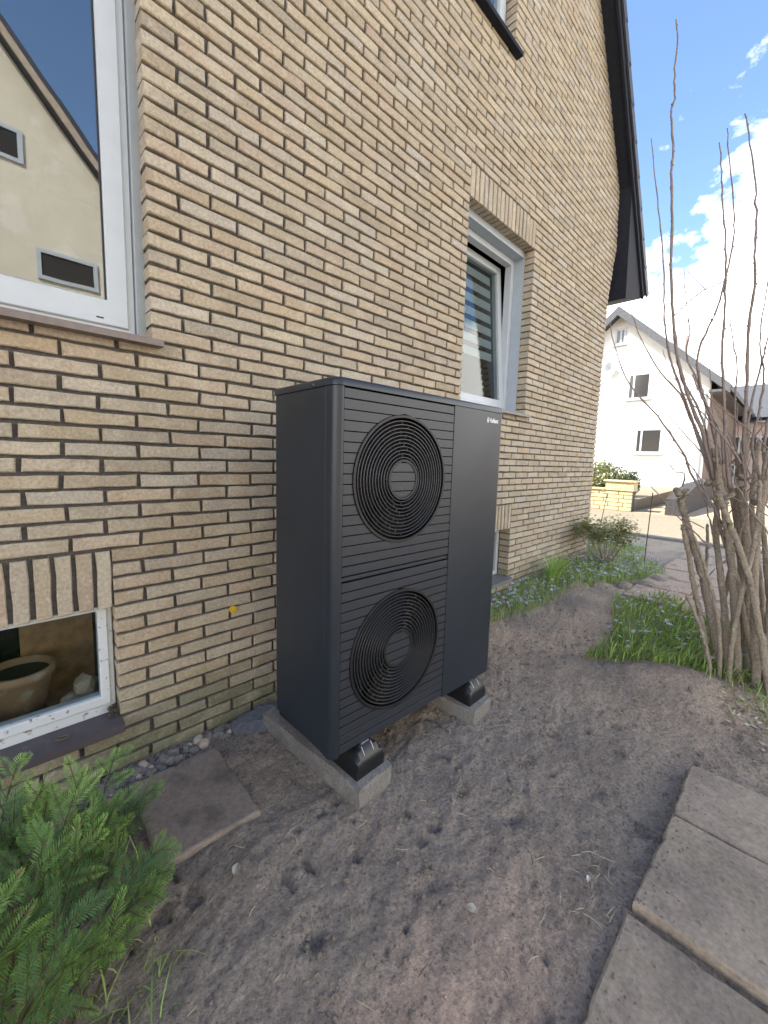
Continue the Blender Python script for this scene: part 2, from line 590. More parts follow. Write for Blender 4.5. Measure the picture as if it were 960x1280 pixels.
# soil tint: sandy by the paving, paler towards the street, darker left by the wall
X, Y = gx_.ravel(), gy_.ravel()
tint = np.ones((X.size, 4), np.float32)
w = np.exp(-(((X-.25)/.5)**2+((Y+1.50)/.2)**2)) * np.clip(fbm(X, Y, 5, 3)*1.5+.8, 0, 1)
tint[:, :3] += w[:, None]*np.array([.75, .55, .45])
w = sstep(1.5, 2.6, X)*(1-sstep(7.5, 8.3, X))*np.clip(.6+fbm(X, Y, 2.2, 3)*1.6, 0, 1)
tint[:, :3] += w[:, None]*np.array([.55, .44, .30])
w = sstep(7.6, 8.2, X)
tint[:, :3] += w[:, None]*np.array([.65, .55, .25])
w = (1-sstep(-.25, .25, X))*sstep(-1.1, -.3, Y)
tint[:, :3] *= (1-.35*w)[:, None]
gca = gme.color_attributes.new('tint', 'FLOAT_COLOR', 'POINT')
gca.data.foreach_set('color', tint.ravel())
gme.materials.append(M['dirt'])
ground = bpy.data.objects.new('ground', gme)
COL.objects.link(ground)
tag(ground, 'bare churned garden soil in front of the brick house', 'soil', kind='structure')

# street beyond the garden
mb = MB()
mb.box(9.0, 13.6, -60, 60, -.3, -.035)
tag(mb.build('road', M['asphalt']), 'sunlit street running past the garden', 'road', kind='structure')
mb = MB()
mb.box(8.90, 8.995, -60, 60, -.3, -.01, .02)
tag(mb.build('kerb', M['concrete']), 'concrete kerb along the sunlit street', 'kerb', kind='structure')

# ------------------------------------------------------------------ brick house
RH = .0625
zrow = lambda r: 1.83-RH*r
house = empty('brick_house', (0, 0, 0))
tag(house, 'house with a tan brick gable wall, dark joints and dark verge boards', 'house')
SL0 = lambda z: 5.22-(z-5.244)/1.33          # underside of the roof at the wall
WR = 5.38


def edge_r(z):
    e = WR+.20*min(max((z-3.55)/.9, 0), 1)
    return min(e, SL0(z)+.03)


OPEN = {'left': (-1.55, .045, 1.8613, 3.4238), 'kitchen': (2.25, 3.325, 1.8613, 3.4238),
        'cellar': (-1.22, -.128, .2363, .7363), 'cellar2': (2.05, 3.19, .2363, .7363), 'upper': (1.70, 2.775, 4.7363, 6.2363)}
XL = -6.0
# backing wall with openings (mortar colour shows in the joints)
BK = {k: (a-.007, b+.007, c-.007, d+.007) for k, (a, b, c, d) in OPEN.items()}
zs = sorted(set([-.3, 3.5, 3.8, 4.1, 4.45, 4.9, 7.2, 11.9] + [v for o in BK.values() for v in o[2:]]))
xs = sorted(set([-6.0, 4.0] + [v for o in BK.values() for v in o[:2]]))
YB, YI = .017, .30
mb = MB()


def left_edge(z):
    return -min(-XL, SL0(z)) if z > 4.6 else -5.45


for a, b in zip(zs[:-1], zs[1:]):
    if a > 7:
        for yy, fl in ((YB, 0), (YI, 1)):
            q = [(left_edge(a), yy, a), (edge_r(a), yy, a), (SL0(b), yy, b), (-SL0(b), yy, b)]
            mb.add(q, [(0, 1, 2, 3)])
        continue
    cells = [x for x in xs if x > left_edge(max(a, b)) and x < edge_r(b)-.1]
    cols = [None]+cells+[None]
    for i in range(len(cols)-1):
        x0a = left_edge(a) if cols[i] is None else cols[i]
        x0b = left_edge(b) if cols[i] is None else cols[i]
        x1a = edge_r(a) if cols[i+1] is None else cols[i+1]
        x1b = edge_r(b) if cols[i+1] is None else cols[i+1]
        cx, cz = (x0a+x1a)/2, (a+b)/2
        if any(o[0] < cx < o[1] and o[2] < cz < o[3] for o in BK.values()):
            continue
        for yy in (YB, YI):
            mb.add([(x0a, yy, a), (x1a, yy, a), (x1b, yy, b), (x0b, yy, b)], [(0, 1, 2, 3)])
# reveals and outer ends
for (x0, x1, z0, z1) in BK.values():
    v = [(x0, z0), (x1, z0), (x1, z1), (x0, z1)]
    q = [(a, YB, b) for a, b in v]+[(a, YI, b) for a, b in v]
    mb.add(q, [(i, (i+1) % 4, 4+(i+1) % 4, 4+i) for i in range(4)])
for a, b in zip(zs[:-1], zs[1:]):
    for e in (edge_r, left_edge):
        mb.add([(e(a), YB, a), (e(a), YI, a), (e(b), YI, b), (e(b), YB, b)], [(0, 1, 2, 3)])
wall = mb.build('wall', M['mortar'], house)

PAL = [(.42, .340, .235), (.41, .335, .24), (.44, .368, .27), (.39, .315, .22), (.41, .32, .225), (.43, .365, .285), (.42, .33, .245), (.37, .30, .21)]
PUMP_POLY = [(341, 490), (420, 468), (630, 508), (612, 836), (415, 950), (346, 886)]


def inpoly(x, y, P):
    c = False
    for i in range(len(P)):
        (x1, y1), (x2, y2) = P[i], P[i-1]
        if (y1 > y) != (y2 > y) and x < (x2-x1)*(y-y1)/(y2-y1)+x1:
            c = not c
    return c


def brick_geo(x0, x1, z0, z1, depth):
    L, H = x1-x0, z1-z0
    nl = max(1, int(L/.05)) if L > H else 1
    nh = 1 if L > H else 3
    pts = []
    for i in range(nl):
        pts.append((x0+L*i/nl, z0))
    for i in range(nh):
        pts.append((x1, z0+H*i/nh))
    for i in range(nl):
        pts.append((x1-L*i/nl, z1))
    for i in range(nh):
        pts.append((x0, z1-H*i/nh))
    n = len(pts)
    j = lambda s: random.uniform(-s, s)
    pts = [(a+j(.0028), b+j(.0024)) for a, b in pts]
    y0 = j(.0018)
    tx = j(.004)
    cx, cz = (x0+x1)/2, (z0+z1)/2
    ins = .0042
    fr = []
    for a, b in pts:
        dx, dz = np.sign(cx-a)*min(ins, abs(cx-a)), np.sign(cz-b)*min(ins, abs(cz-b))
        fr.append((a+dx*random.uniform(.5, 1.3), y0+tx*(a-cx)/L+j(.0006), b+dz*random.uniform(.5, 1.3)))
    mid = [(a, y0+tx*(a-cx)/L+.0045, b) for a, b in pts]
    bk = [(a, depth, b) for a, b in pts]
    f = [tuple(range(n))]
    for k in range(n):
        q = (k+1) % n
        f.append((k, n+k, n+q, q))
        f.append((n+k, 2*n+k, 2*n+q, n+q))
    return fr+mid+bk, f


def bricks():
    out = []
    J = .0074
    sold = [(x0, x1, z1, z1+.25) for (x0, x1, z0, z1) in OPEN.values()]
    holes = list(OPEN.values())+sold
    for r in range(-100, 31):
        zc = zrow(r)
        if zc > 7.6:
            continue
        rr = edge_r(zc)
        segs = [(-1.9, rr, False, True)]
        for (x0, x1, z0, z1) in holes:
            if z0 < zc < z1:
                ns_ = []
                for (a, b, fa, fb) in segs:
                    if x1 <= a or x0 >= b:
                        ns_.append((a, b, fa, fb))
                        continue
                    if x0 > a:
                        ns_.append((a, x0, fa, True))
                    if x1 < b:
                        ns_.append((x1, b, True, fb))
                segs = ns_
        for (a, b, fa, fb) in segs:
            ph = (.045 if r <= 0 else -.018) + (.125 if r % 2 == 0 else 0)
            if a > 3.0 and fa:
                ph = a + (.125 if r % 2 == 0 else 0)
            ph += random.uniform(-.007, .007)
            k0 = math.ceil((a-ph)/.25)
            js = []
            x = ph+k0*.25
            while x < b-.05:
                if x > a+.05:
                    js.append(x+random.uniform(-.006, .006))
                x += .25
            js = [a]+js+[b]
            for i in range(len(js)-1):
                e0 = 0 if (i == 0 and fa) else J
                e1 = 0 if (i == len(js)-2 and fb) else J
                deep = (i == 0 and fa) or (i == len(js)-2 and fb)
                z0 = zc-.0250+random.uniform(-.001, .001)
                z1 = zc+.0250+random.uniform(-.001, .001)
                out.append((js[i]+e0, js[i+1]-e1, z0, z1, .114 if deep else .024))
    for (x0, x1, z0, z1) in sold:
        n = int(round((x1-x0)/RH))
        p = (x1-x0)/n
        for i in range(n):
            out.append((x0+i*p+J, x0+(i+1)*p-J, z0+.001, z0+.241, .114))
    return out


def brick_area(b):
    x0, x1, z0, z1, d = b
    c = [proj((x, 0, z)) for x, z in ((x0, z0), (x1, z0), (x1, z1), (x0, z1))]
    mxp, myp = sum(q[0] for q in c)/4, sum(q[1] for q in c)/4
    if x1 < -.6 or not (5 < mxp < 955 and 5 < myp < 1275) or inpoly(mxp, myp, PUMP_POLY):
        return 0
    return abs(sum(c[i][0]*c[i-1][1]-c[i-1][0]*c[i][1] for i in range(4)))/2


BR = bricks()
BR.sort(key=brick_area, reverse=True)
rest = MB()
for i, b in enumerate(BR):
    v, f = brick_geo(*b)
    c = random.choice(PAL)
    k = random.uniform(.91, 1.10)
    zz = (b[2]+b[3])/2
    c = np.array(c)*k
    gr = c.mean()*np.array([1.06, 1.0, .90])                    # some bricks fired greyer
    mixg = random.choice((0, 0, .1, .2, .35))
    c = (c*(1-mixg)+gr*mixg)*np.array([.985, 1.0, .985])
    alg = max(0, min(1, (.34+random.uniform(-.09, .09)-zz)/.30))      # algae on the lowest courses
    c = c*(1-alg*np.array([.52, .42, .50]))
    c = tuple(c)
    if i < 300:
        q = MB()
        q.add(v, f, c)
        q.build('brick', M['brick'], wall)
    else:
        rest.add(v, f, c)
o = rest.build('brick', M['brick'], wall)
o['kind'] = 'stuff'

# side walls and back
mb = MB()
mb.box(WR-.30, WR-.002, YI+.002, 9, -.3, 3.62)
mb.box(-5.45, -5.15, YI+.002, 9, -.3, 3.62)
mb.box(-5.15, WR-.31, 8.7, 9, -.3, 3.62)
mb.build('side_wall', M['farbrick'], house)

# roof: two slabs, verge boards, verge tiles, boxed eaves
c0, s0 = math.cos(math.atan(1.33)), math.sin(math.atan(1.33))
AP = (0.0, SL0(0)*0+5.244+1.33*5.22)          # apex of the underside
EX = 6.29
ez = 5.244-1.33*(EX-5.22)
th = .10
for sgn in (1, -1):
    mb = MB()
    nx, nz = s0*th, c0*th
    poly = [(sgn*0, AP[1]), (sgn*EX, ez), (sgn*(EX+nx), ez+nz), (sgn*0, AP[1]+th/c0)]
    mb.prism(poly, 'y', -.145, 9.3)
    rf = mb.build('roof', M['rooftile'] if sgn < 0 else M['roofwood'], house)
    if sgn > 0:
        roof = rf
mb = MB()                                         # verge board under the tiles
bx = s0*.045
mb.prism([(.02, AP[1]-.07), (EX-.02, ez-.045), (EX+.06, ez+.08), (.02, AP[1]+.10)], 'y', -.172, -.147)
mb.build('verge_board', M['roofwood'], roof)
L = math.hypot(EX, AP[1]-ez)
n = int(L/.36)
tile_mesh = None
for i in range(n):
    t0 = L-(i+1)*.36
    if tile_mesh is None:
        q = MB()
        # local: x down the slope, z out of the roof; a hooked verge tile
        q.prism([(0, 0), (.40, .022), (.40, .05), (0, .028)], 'y', 0, .34)
        q.prism([(0, -.07), (.40, -.05), (.40, .05), (0, .028)], 'y', -.022, -.002)
        o = q.build('verge_tile', M['rooftile'], roof)
        tile_mesh = o.data
    else:
        o = bpy.data.objects.new('verge_tile', tile_mesh)
        COL.objects.link(o)
        o.parent = roof
    px, pz = c0*t0+s0*(th+.004), AP[1]-s0*t0+c0*(th+.004)
    o.location = (px, -.175, pz)
    o.rotation_euler = (0, math.atan(1.33)+.0, 0)
# boxed eave
mb = MB()
mb.prism([(5.46, 4.95), (EX-.01, ez+.01), (EX-.01, ez-.03), (5.60, 3.60)], 'y', -.144, 9.2)
mb.build('eave_box', M['roofwood'], house)


# ---- windows
def window_left():
    x0, x1, z0, z1 = OPEN['left']
    w = empty('window')
    w.parent = house
    q = MB()
    q.box(x1-.034, x1+.004, .080, .165, z0+.01, z1, .003)
    q.build('shutter_rail', M['greypvc'], w)
    q = MB()
    q.box(x0, x0+.034, .080, .165, z0+.01, z1, .003)
    q.build('shutter_rail', M['greypvc'], w)
    q = MB()
    q.ring(x0+.03, x1-.035, z0+.018, z1, .045, .100, .175)
    q.build('frame', M['pvc'], w)
    for a, b in ((x0+.05, -.755), (-.745, x1-.062)):
        q = MB()
        q.ring(a, b, z0+.046, z1-.03, .072, .087, .155, wb=.10)
        q.build('sash', M['pvc'], w)
        q = MB()
        q.ring(a+.0715, b-.0715, z0+.046+.0995, z1-.03-.0715, .006, .103, .115)
        q.build('seal', M['seal'], w)
        q = MB()
        q.box(a+.066, b-.066, .111, .117, z0+.14, z1-.095)
        q.build('pane', M['glass'], w)
    q = MB()
    q.box(-.13, -.105, .0855, .0875, z0+.068, z0+.0735)
    q.build('drain_slot', M['seal'], w)
    q = MB()
    q.prism([(-.062, z0-.030), (-.062, z0-.004), (.185, z0+.020), (.185, z0-.026)], 'x', x0-.03, x1+.03)
    q.build('sill', M['sill_stone'], w)


window_left()


def room(x0, x1, z0, z1, y0, y1, name='room_lining'):
    q = MB()
    v = [(x0, y0, z0), (x1, y0, z0), (x1, y0, z1), (x0, y0, z1), (x0, y1, z0), (x1, y1, z0), (x1, y1, z1), (x0, y1, z1)]
    q.add(v, [(4, 5, 6, 7), (0, 1, 5, 4), (3, 7, 6, 2), (0, 4, 7, 3), (1, 2, 6, 5)])
    q.build(name, M['inside'], house)


room(-1.9, .5, 1.3, 3.7, .302, 3.0)
room(1.9, 3.7, 1.3, 3.7, .302, 2.6)
room(-1.6, .3, .05, 1.0, .302, 1.6)
room(1.9, 3.5, .05, 1.0, .304, 1.6)
room(1.4, 3.0, 4.4, 6.4, .302, 2.6)


def window_kitchen():
    x0, x1, z0, z1 = OPEN['kitchen']
    w = empty('window')
    w.parent = house
    q = MB()
    q.box(x1-.012, x1+.02, .10, .29, z0+.01, z1-.03)
    q.box(x0-.02, x0+.012, .10, .29, z0+.01, z1-.03)
    q.box(x0+.013, x1-.013, .102, .29, z1-.055, z1+.01)
    q.build('reveal_board', M['liner'], w)
    a, b, c, d = x0+.013, x1-.0135, z0+.02, z1-.056
    q = MB()
    q.ring(a, b, c, d, .052, .20, .27, wb=.07)
    q.build('frame', M['pvc'], w)
    q = MB()
    q.box(a+.02, b-.02, .182, .2, c-.002, c+.03, .003)
    q.build('weather_bar', M['pvc'], w)
    # tilted sash, hinged at its bottom edge
    e = empty('sash')
    e.parent = w
    e.location = (0, .235, c+.062)
    e.rotation_euler = (-math.radians(5), 0, 0)
    q = MB()
    q.ring(a+.045, b-.045, 0, d-c-.105, .066, -.03, .035)
    q.build('sash_frame', M['pvc'], e)
    q = MB()
    q.box(a+.107, b-.107, -.004, .004, .062, d-c-.105-.062)
    q.build('pane', M['glass3'], e)
    q = MB()
    z = d-c-.20
    k = 0
    while z > .52:
        q.box(a+.13, b-.13, .048, .050, z-.075, z)
        z -= .125
        k += 1
    q.build('blind', M['blind'], e)
    q = MB()
    q.prism([(-.045, z0-.018), (-.045, z0+.006), (.2, z0+.026), (.2, z0-.010)], 'x', x0+.004, x1+.055)
    q.build('sill', M['sill_grey'], w)


window_kitchen()


def window_upper():
    x0, x1, z0, z1 = OPEN['upper']
    w = empty('window')
    w.parent = house
    q = MB()
    q.ring(x0+.012, x1-.012, z0+.02, z1-.01, .06, .10, .17)
    q.build('frame', M['pvc'], w)
    for a, b in ((x0+.06, (x0+x1)/2-.003), ((x0+x1)/2+.003, x1-.06)):
        q = MB()
        q.ring(a, b, z0+.06, z1-.06, .06, .085, .15)
        q.build('sash', M['pvc'], w)
        q = MB()
        q.box(a+.055, b-.055, .115, .121, z0+.115, z1-.115)
        q.build('pane', M['glass'], w)
    q = MB()
    q.box(x0+.15, x1-.15, .19, .2, z0+.1, z1-.1)
    q.build('curtain', M['curtain'], w)
    q = MB()
    q.prism([(-.06, z0-.036), (-.06, z0-.004), (.12, z0+.024), (.12, z0-.03)], 'x', x0-.03, x1+.03)
    q.build('sill', M['roofwood'], w)


window_upper()


def window_cellar():
    x0, x1, z0, z1 = OPEN['cellar']
    w = empty('window')
    w.parent = house
    q = MB()
    q.ring(x0+.004, x1-.003, z0+.004, z1+.02, .022, .062, .13, wb=.045)
    q.build('frame', M['oldpaint'], w)
    q = MB()
    q.ring(x0+.022, x1-.022, z0+.05, z1+.01, .034, .052, .11, wb=.042)
    q.build('sash', M['oldpaint'], w)
    q = MB()
    q.box(x0+.05, x1-.05, .074, .078, z0+.088, z1-.02)
    q.build('pane', M['glass2'], w)
    q = MB()
    q.prism([(-.055, z0-.042), (-.055, z0-.006), (.10, z0+.010), (.10, z0-.035)], 'x', x0-.03, x1+.006)
    q.build('sill', M['sill_tile'], w)
    q = MB()
    q.box(x0+.03, x1-.02, .14, .42, z0+.0, z0+.012)
    q.build('inner_sill', M['terracotta'], w)
    x0, x1, z0, z1 = OPEN['cellar2']
    w = empty('window')
    w.parent = house
    q = MB()
    q.ring(x0+.004, x1-.004, z0+.004, z1-.004, .045, .12, .18)
    q.build('frame', M['oldpaint'], w)
    q = MB()
    q.box(x0+.045, x1-.045, .148, .153, z0+.045, z1-.045)
    q.build('pane', M['glass2'], w)
    q = MB()
    q.prism([(-.05, z0-.042), (-.05, z0-.006), (.12, z0+.010), (.12, z0-.035)], 'x', x0-.02, x1+.02)
    q.build('sill', M['sill_grey'], w)


window_cellar()

# things behind and on the cellar window
zs0 = OPEN['cellar'][2]
pot = empty('flower_pot', (-.43, .28, zs0+.012))
q = MB()
prof = [(.075, 0), (.105, .17), (.118, .175), (.122, .21), (.108, .212), (.098, .18)]
N = 24
v = [(r*math.cos(2*math.pi*k/N), r*math.sin(2*math.pi*k/N), z) for r, z in prof for k in range(N)]
f = [(i*N+k, i*N+(k+1) % N, (i+1)*N+(k+1) % N, (i+1)*N+k) for i in range(len(prof)-1) for k in range(N)]
q.add(v, f+[tuple(range(N))[::-1]])
q.build('pot_wall', M['terracotta'], pot, True)
q = MB()
q.add([(.1*math.cos(2*math.pi*k/16), .1*math.sin(2*math.pi*k/16), .185) for k in range(16)], [tuple(range(16))])
q.build('potting_soil', M['soil'], pot)
tag(pot, 'terracotta flower pot with whitish bloom behind the cellar window', 'flower pot')
q = MB()
q.blob((-.215, .24, zs0+.065), (.062, .05, .062), 2, .16)
tag(q.build('rock', M['palestone']), 'larger pale lump of rock behind the cellar window pane', 'rock')
q = MB()
q.blob((-.275, .21, zs0+.04), (.04, .035, .034), 2, .16)
tag(q.build('rock', M['palestone']), 'smaller lump of rock beside the pot behind the cellar pane', 'rock')
q = MB()
q.box(-.30, -.15, .46, .48, .15, .9)
q.box(-.42, -.30, .47, .485, .15, .9)
tag(q.build('wooden_board', M['wood']), 'brown wooden board leaning inside the cellar window', 'board')
q = MB()
for k in range(14):
    a = random.uniform(0, 6.28)
    q.tube([(-.325+.02*math.cos(a+t*2.2)+random.uniform(-.004, .004), -.012+.012*math.sin(a+t*2.2), zs0+.006+.003*random.random()) for t in np.linspace(0, 1.6, 6)], .0022, 4, col=(.12, .10, .06))
tag(q.build('moss_clump', M['litter']), 'brown ring of dry moss lying on the cellar sill', 'moss')
q = MB()
for k in range(40):
    q.blob((-.150+random.uniform(-.014, .012), .022+random.uniform(-.012, .02), zs0+.012+random.uniform(0, .035)), .006, 1, .4, col=(.07, .055, .04))
tag(q.build('leaf_debris', M['litter']), 'dark crumbly debris in the corner of the cellar sill', 'debris')
# yellow marker disc on the wall
dsk = empty('marker_disc', (.372, -.002, .600))
q = MB()
q.prism([(.0185*math.cos(2*math.pi*k/20), .0185*math.sin(2*math.pi*k/20)) for k in range(20)], 'y', -.008, .004)
q.build('disc', M['yellow'], dsk)
q = MB()
q.prism([(.006*math.cos(2*math.pi*k/12), .006*math.sin(2*math.pi*k/12)) for k in range(12)], 'y', -.0115, -.007)
q.build('pin', M['yellow'], dsk)
tag(dsk, 'small yellow round marker fixed to a brick left of the heat pump', 'marker')

# ------------------------------------------------------------------ heat pump
PYAW = -.030
pump = empty('heat_pump', (.414, -.800, .198), PYAW)
tag(pump, 'tall anthracite heat pump with two round fan grilles beside the brick wall', 'heat pump')
W, D, H = 1.10, .463, 1.484
HB = H-.030                        # underside of the lid


def rounded(x0, x1, y0, y1, rs, n=6):
    """rs: radii for front-left, front-right, back-right, back-left"""
    out = []
    for (cx, cy, r, a0) in ((x0+rs[0], y0+rs[0], rs[0], math.pi), (x1-rs[1], y0+rs[1], rs[1], 1.5*math.pi),
                            (x1-rs[2], y1-rs[2], rs[2], 0), (x0+rs[3], y1-rs[3], rs[3], .5*math.pi)):
        for k in range(n+1):
            a = a0+.5*math.pi*k/n
            out.append((cx+r*math.cos(a), cy+r*math.sin(a)))
    return out


def smooth_by_angle(o, ang=35):
    me = o.data
    me.polygons.foreach_set('use_smooth', [True]*len(me.polygons))
    me.set_sharp_from_angle(angle=math.radians(ang))
    return o


q = MB()
q.prism(rounded(.002, W-.002, .066, D, (.002, .002, .012, .012)), 'z', 0, HB-.002)
smooth_by_angle(q.build('casing', M['pump'], pump))
q = MB()                           # front corner post left
q.prism(rounded(0, .0385, 0, .064, (.034, .002, .002, .002)), 'z', .0, HB-.002)
smooth_by_angle(q.build('corner_post', M['pump'], pump))
q = MB()                           # plain panel right
q.prism(rounded(.6755, W, 0, .064, (.002, .034, .002, .002)), 'z', .0, HB-.002)
smooth_by_angle(q.build('front_panel', M['pump'], pump))
q = MB()                           # lid with a rolled edge
P0 = rounded(-.003, W+.003, -.003, D+.003, (.036, .036, .014, .014))
cxm, cym = W/2, D/2


def shrink(P, d):
    return [(x+(cxm-x)/abs(cxm-x)*d if abs(cxm-x) > .4 or True else x, y+(cym-y)/abs(cym-y)*d) for x, y in P]


lv = [(P0, HB), (P0, HB+.020), (shrink(P0, .004), HB+.027), (shrink(P0, .011), HB+.030)]
n = len(P0)
v = [(x, y, z) for P_, z in lv for x, y in P_]
f = [(i*n+k, i*n+(k+1) % n, (i+1)*n+(k+1) % n, (i+1)*n+k) for i in range(3) for k in range(n)]
f += [tuple(range(n))[::-1], tuple(range(3*n, 4*n))]
q.add(v, f)
lid = smooth_by_angle(q.build('lid', M['pump'], pump), 50)
q = MB()
q.prism([(.14+.004*math.cos(k), HB+.011+.004*math.sin(k)) for k in np.arange(0, 6.28, .6)], 'x', -.0055, -.002)
q.build('screw', M['steel'], lid)
q = MB()
q.box(.040, .6745, .0655, .0659, .004, HB-.004)
q.build('grille_shade_sheet', M['cavity'], pump)  # near-black sheet painted in for the shaded depth behind slats and fans

FANS = [(.352, 1.109, .268), (.354, .362, .268)]          # u, z above the base, radius
PITCH_S = .0397
U0, U1 = .0405, .6735


def slat(parent, z0, z1, cz, cu, R, y0=.0025):
    def edge_u(z, s):
        d = R*R-(z-cz)**2
        return cu+s*math.sqrt(d) if d > 0 else None
    q = MB()
    zz = np.linspace(z0, z1, 5)
    if all(edge_u(z, 1) is None for z in zz):
        q.box(U0, U1, y0, .062, z0, z1, .0012)
    else:
        L_ = [(edge_u(z, -1) if edge_u(z, -1) is not None else cu) for z in zz]
        R_ = [(edge_u(z, 1) if edge_u(z, 1) is not None else cu) for z in zz]
        q.prism([(U0, z0)]+list(zip(L_, zz))+[(U0, z1)], 'y', y0, .062)
        q.build('slat', M['slat'], parent)
        q = MB()
        q.prism([(U1, z1)]+list(zip(R_, zz))[::-1]+[(U1, z0)], 'y', y0, .062)
    q.build('slat', M['slat'], parent)


for (za, zb, fan) in ((.740, HB-.004, FANS[0]), (.006, .716, FANS[1])):
    cu, cz, R = fan
    n = int(round((zb-za)/PITCH_S))
    p = (zb-za)/n
    for i in range(n):
        slat(pump, za+i*p+.0021, za+(i+1)*p-.0021, cz, cu, R+.001)
q = MB()
q.box(U0, U1, .006, .062, .720, .736, .002)
q.build('divider', M['slat'], pump)
# vertical seams beside the slats
for (cu, cz, R) in FANS:
    g = empty('fan_grille')
    g.parent = pump
    g.location = (cu, 0, cz)

    def ringm(ri, ro, y0, y1, n=72, b=.0012):
        q = MB()
        prof = [(ri, y1), (ri, y0+b), (ri+b, y0), (ro-b, y0), (ro, y0+b), (ro, y1)]
        m_ = len(prof)
        v = [(r*math.cos(2*math.pi*k/n), y, r*math.sin(2*math.pi*k/n)) for k in range(n) for r, y in prof]
        f = [(k*m_+i, k*m_+(i+1) % m_, ((k+1) % n)*m_+(i+1) % m_, ((k+1) % n)*m_+i) for k in range(n) for i in range(m_)]
        return q.add(v, f)
    ringm(R-.012, R, -.003, .06).build('rim', M['grille'], g, False)
    nr = 11
    for k in range(nr):
        r = .094+(R-.024-.094)*k/(nr-1)
        ringm(r-.0019, r+.0019, .001, .014, 72, .0008).build('grille_ring', M['gring'], g)
    q = MB()
    for k in range(12):
        a = 2*math.pi*k/12
        for s in range(11):
            r0 = .094+(R-.024-.094)*s/nr
            a2 = a+s*.16
            r1 = r0+(R-.024-.094)/(nr-1)
            q.tube([(r0*math.cos(a2), .011, r0*math.sin(a2)), (r1*math.cos(a2), .011, r1*math.sin(a2))], .0018, 4)
    q.build('spoke', M['gring'], g)['kind'] = 'stuff'
    ringm(.074, .086, -.001, .05, 48).build('hub_rim', M['grille'], g)
    # ribbed round cover in the middle
    p = .0397
    off = .012
    for k in range(-2, 3):
        z0, z1 = max(-.0735, k*p+off-p/2+.002), min(.0735, k*p+off+p/2-.002)
        if z1-z0 < .006:
            continue
        zz = np.linspace(z0, z1, 6)
        hw = [math.sqrt(max(.0738**2-z*z, 1e-6)) for z in zz]
        q = MB()
        q.prism([(h, z) for h, z in zip(hw, zz)]+[(-h, z) for h, z in zip(hw[::-1], zz[::-1])], 'y', .002, .05)
        q.build('hub_slat', M['slat'], g)
    q = MB()                       # fan behind the grille
    for k in range(5):
        a0 = 2*math.pi*k/5
        pts = []
        for rr in np.linspace(.06, R-.02, 5):
            for t in np.linspace(0, .85, 5):
                a = a0+t+(rr-.06)*1.3
                pts.append((rr*math.cos(a), .030+.025*t/.85, rr*math.sin(a)))
        q.add(pts, [(i*5+j, i*5+j+1, (i+1)*5+j+1, (i+1)*5+j) for i in range(4) for j in range(4)])
    q.build('fan_blade', M['cavity'], g)

# lettering and emblem, top right of the front panel
cu_ = bpy.data.curves.new('lettering', 'FONT')
cu_.body = 'Vaillant'
cu_.size = .031
cu_.extrude = .0004
cu_.offset = .0006
to = bpy.data.objects.new('lettering_tmp', cu_)
COL.objects.link(to)
dg = bpy.context.evaluated_depsgraph_get()
tme = bpy.data.meshes.new_from_object(to.evaluated_get(dg))
bpy.data.objects.remove(to)
tme.materials.clear()
tme.materials.append(M['white'])
lt = bpy.data.objects.new('lettering', tme)
COL.objects.link(lt)
lt.parent = pump
lt.rotation_euler = (math.pi/2, 0, 0)
wtx = max(v.co.x for v in tme.vertices)-min(v.co.x for v in tme.vertices)
lt.scale = (.080/wtx, 1, 1)
lt.location = (.962, -.0010, 1.399)
lt['label'] = 'white brand lettering'
q = MB()
n = 24
ri = [(.0095*math.cos(2*math.pi*k/n), .0140*math.sin(2*math.pi*k/n)) for k in range(n)]
r2 = [(.0072*math.cos(2*math.pi*k/n)+.0008, .0113*math.sin(2*math.pi*k/n)) for k in range(n)]
q.add([(a, 0, b) for a, b in ri]+[(a, 0, b) for a, b in r2], [(k, (k+1) % n, n+(k+1) % n, n+k) for k in range(n)])
q.add([(-.005, 0, -.008), (.004, 0, -.0085), (.0045, 0, -.001), (.002, 0, .003), (.004, 0, .011), (.0015, 0, .0105), (-.001, 0, .004), (-.0045, 0, .001)], [tuple(range(8))])
em = q.build('emblem', M['white'], pump)
em.location = (.949, -.0012, 1.410)

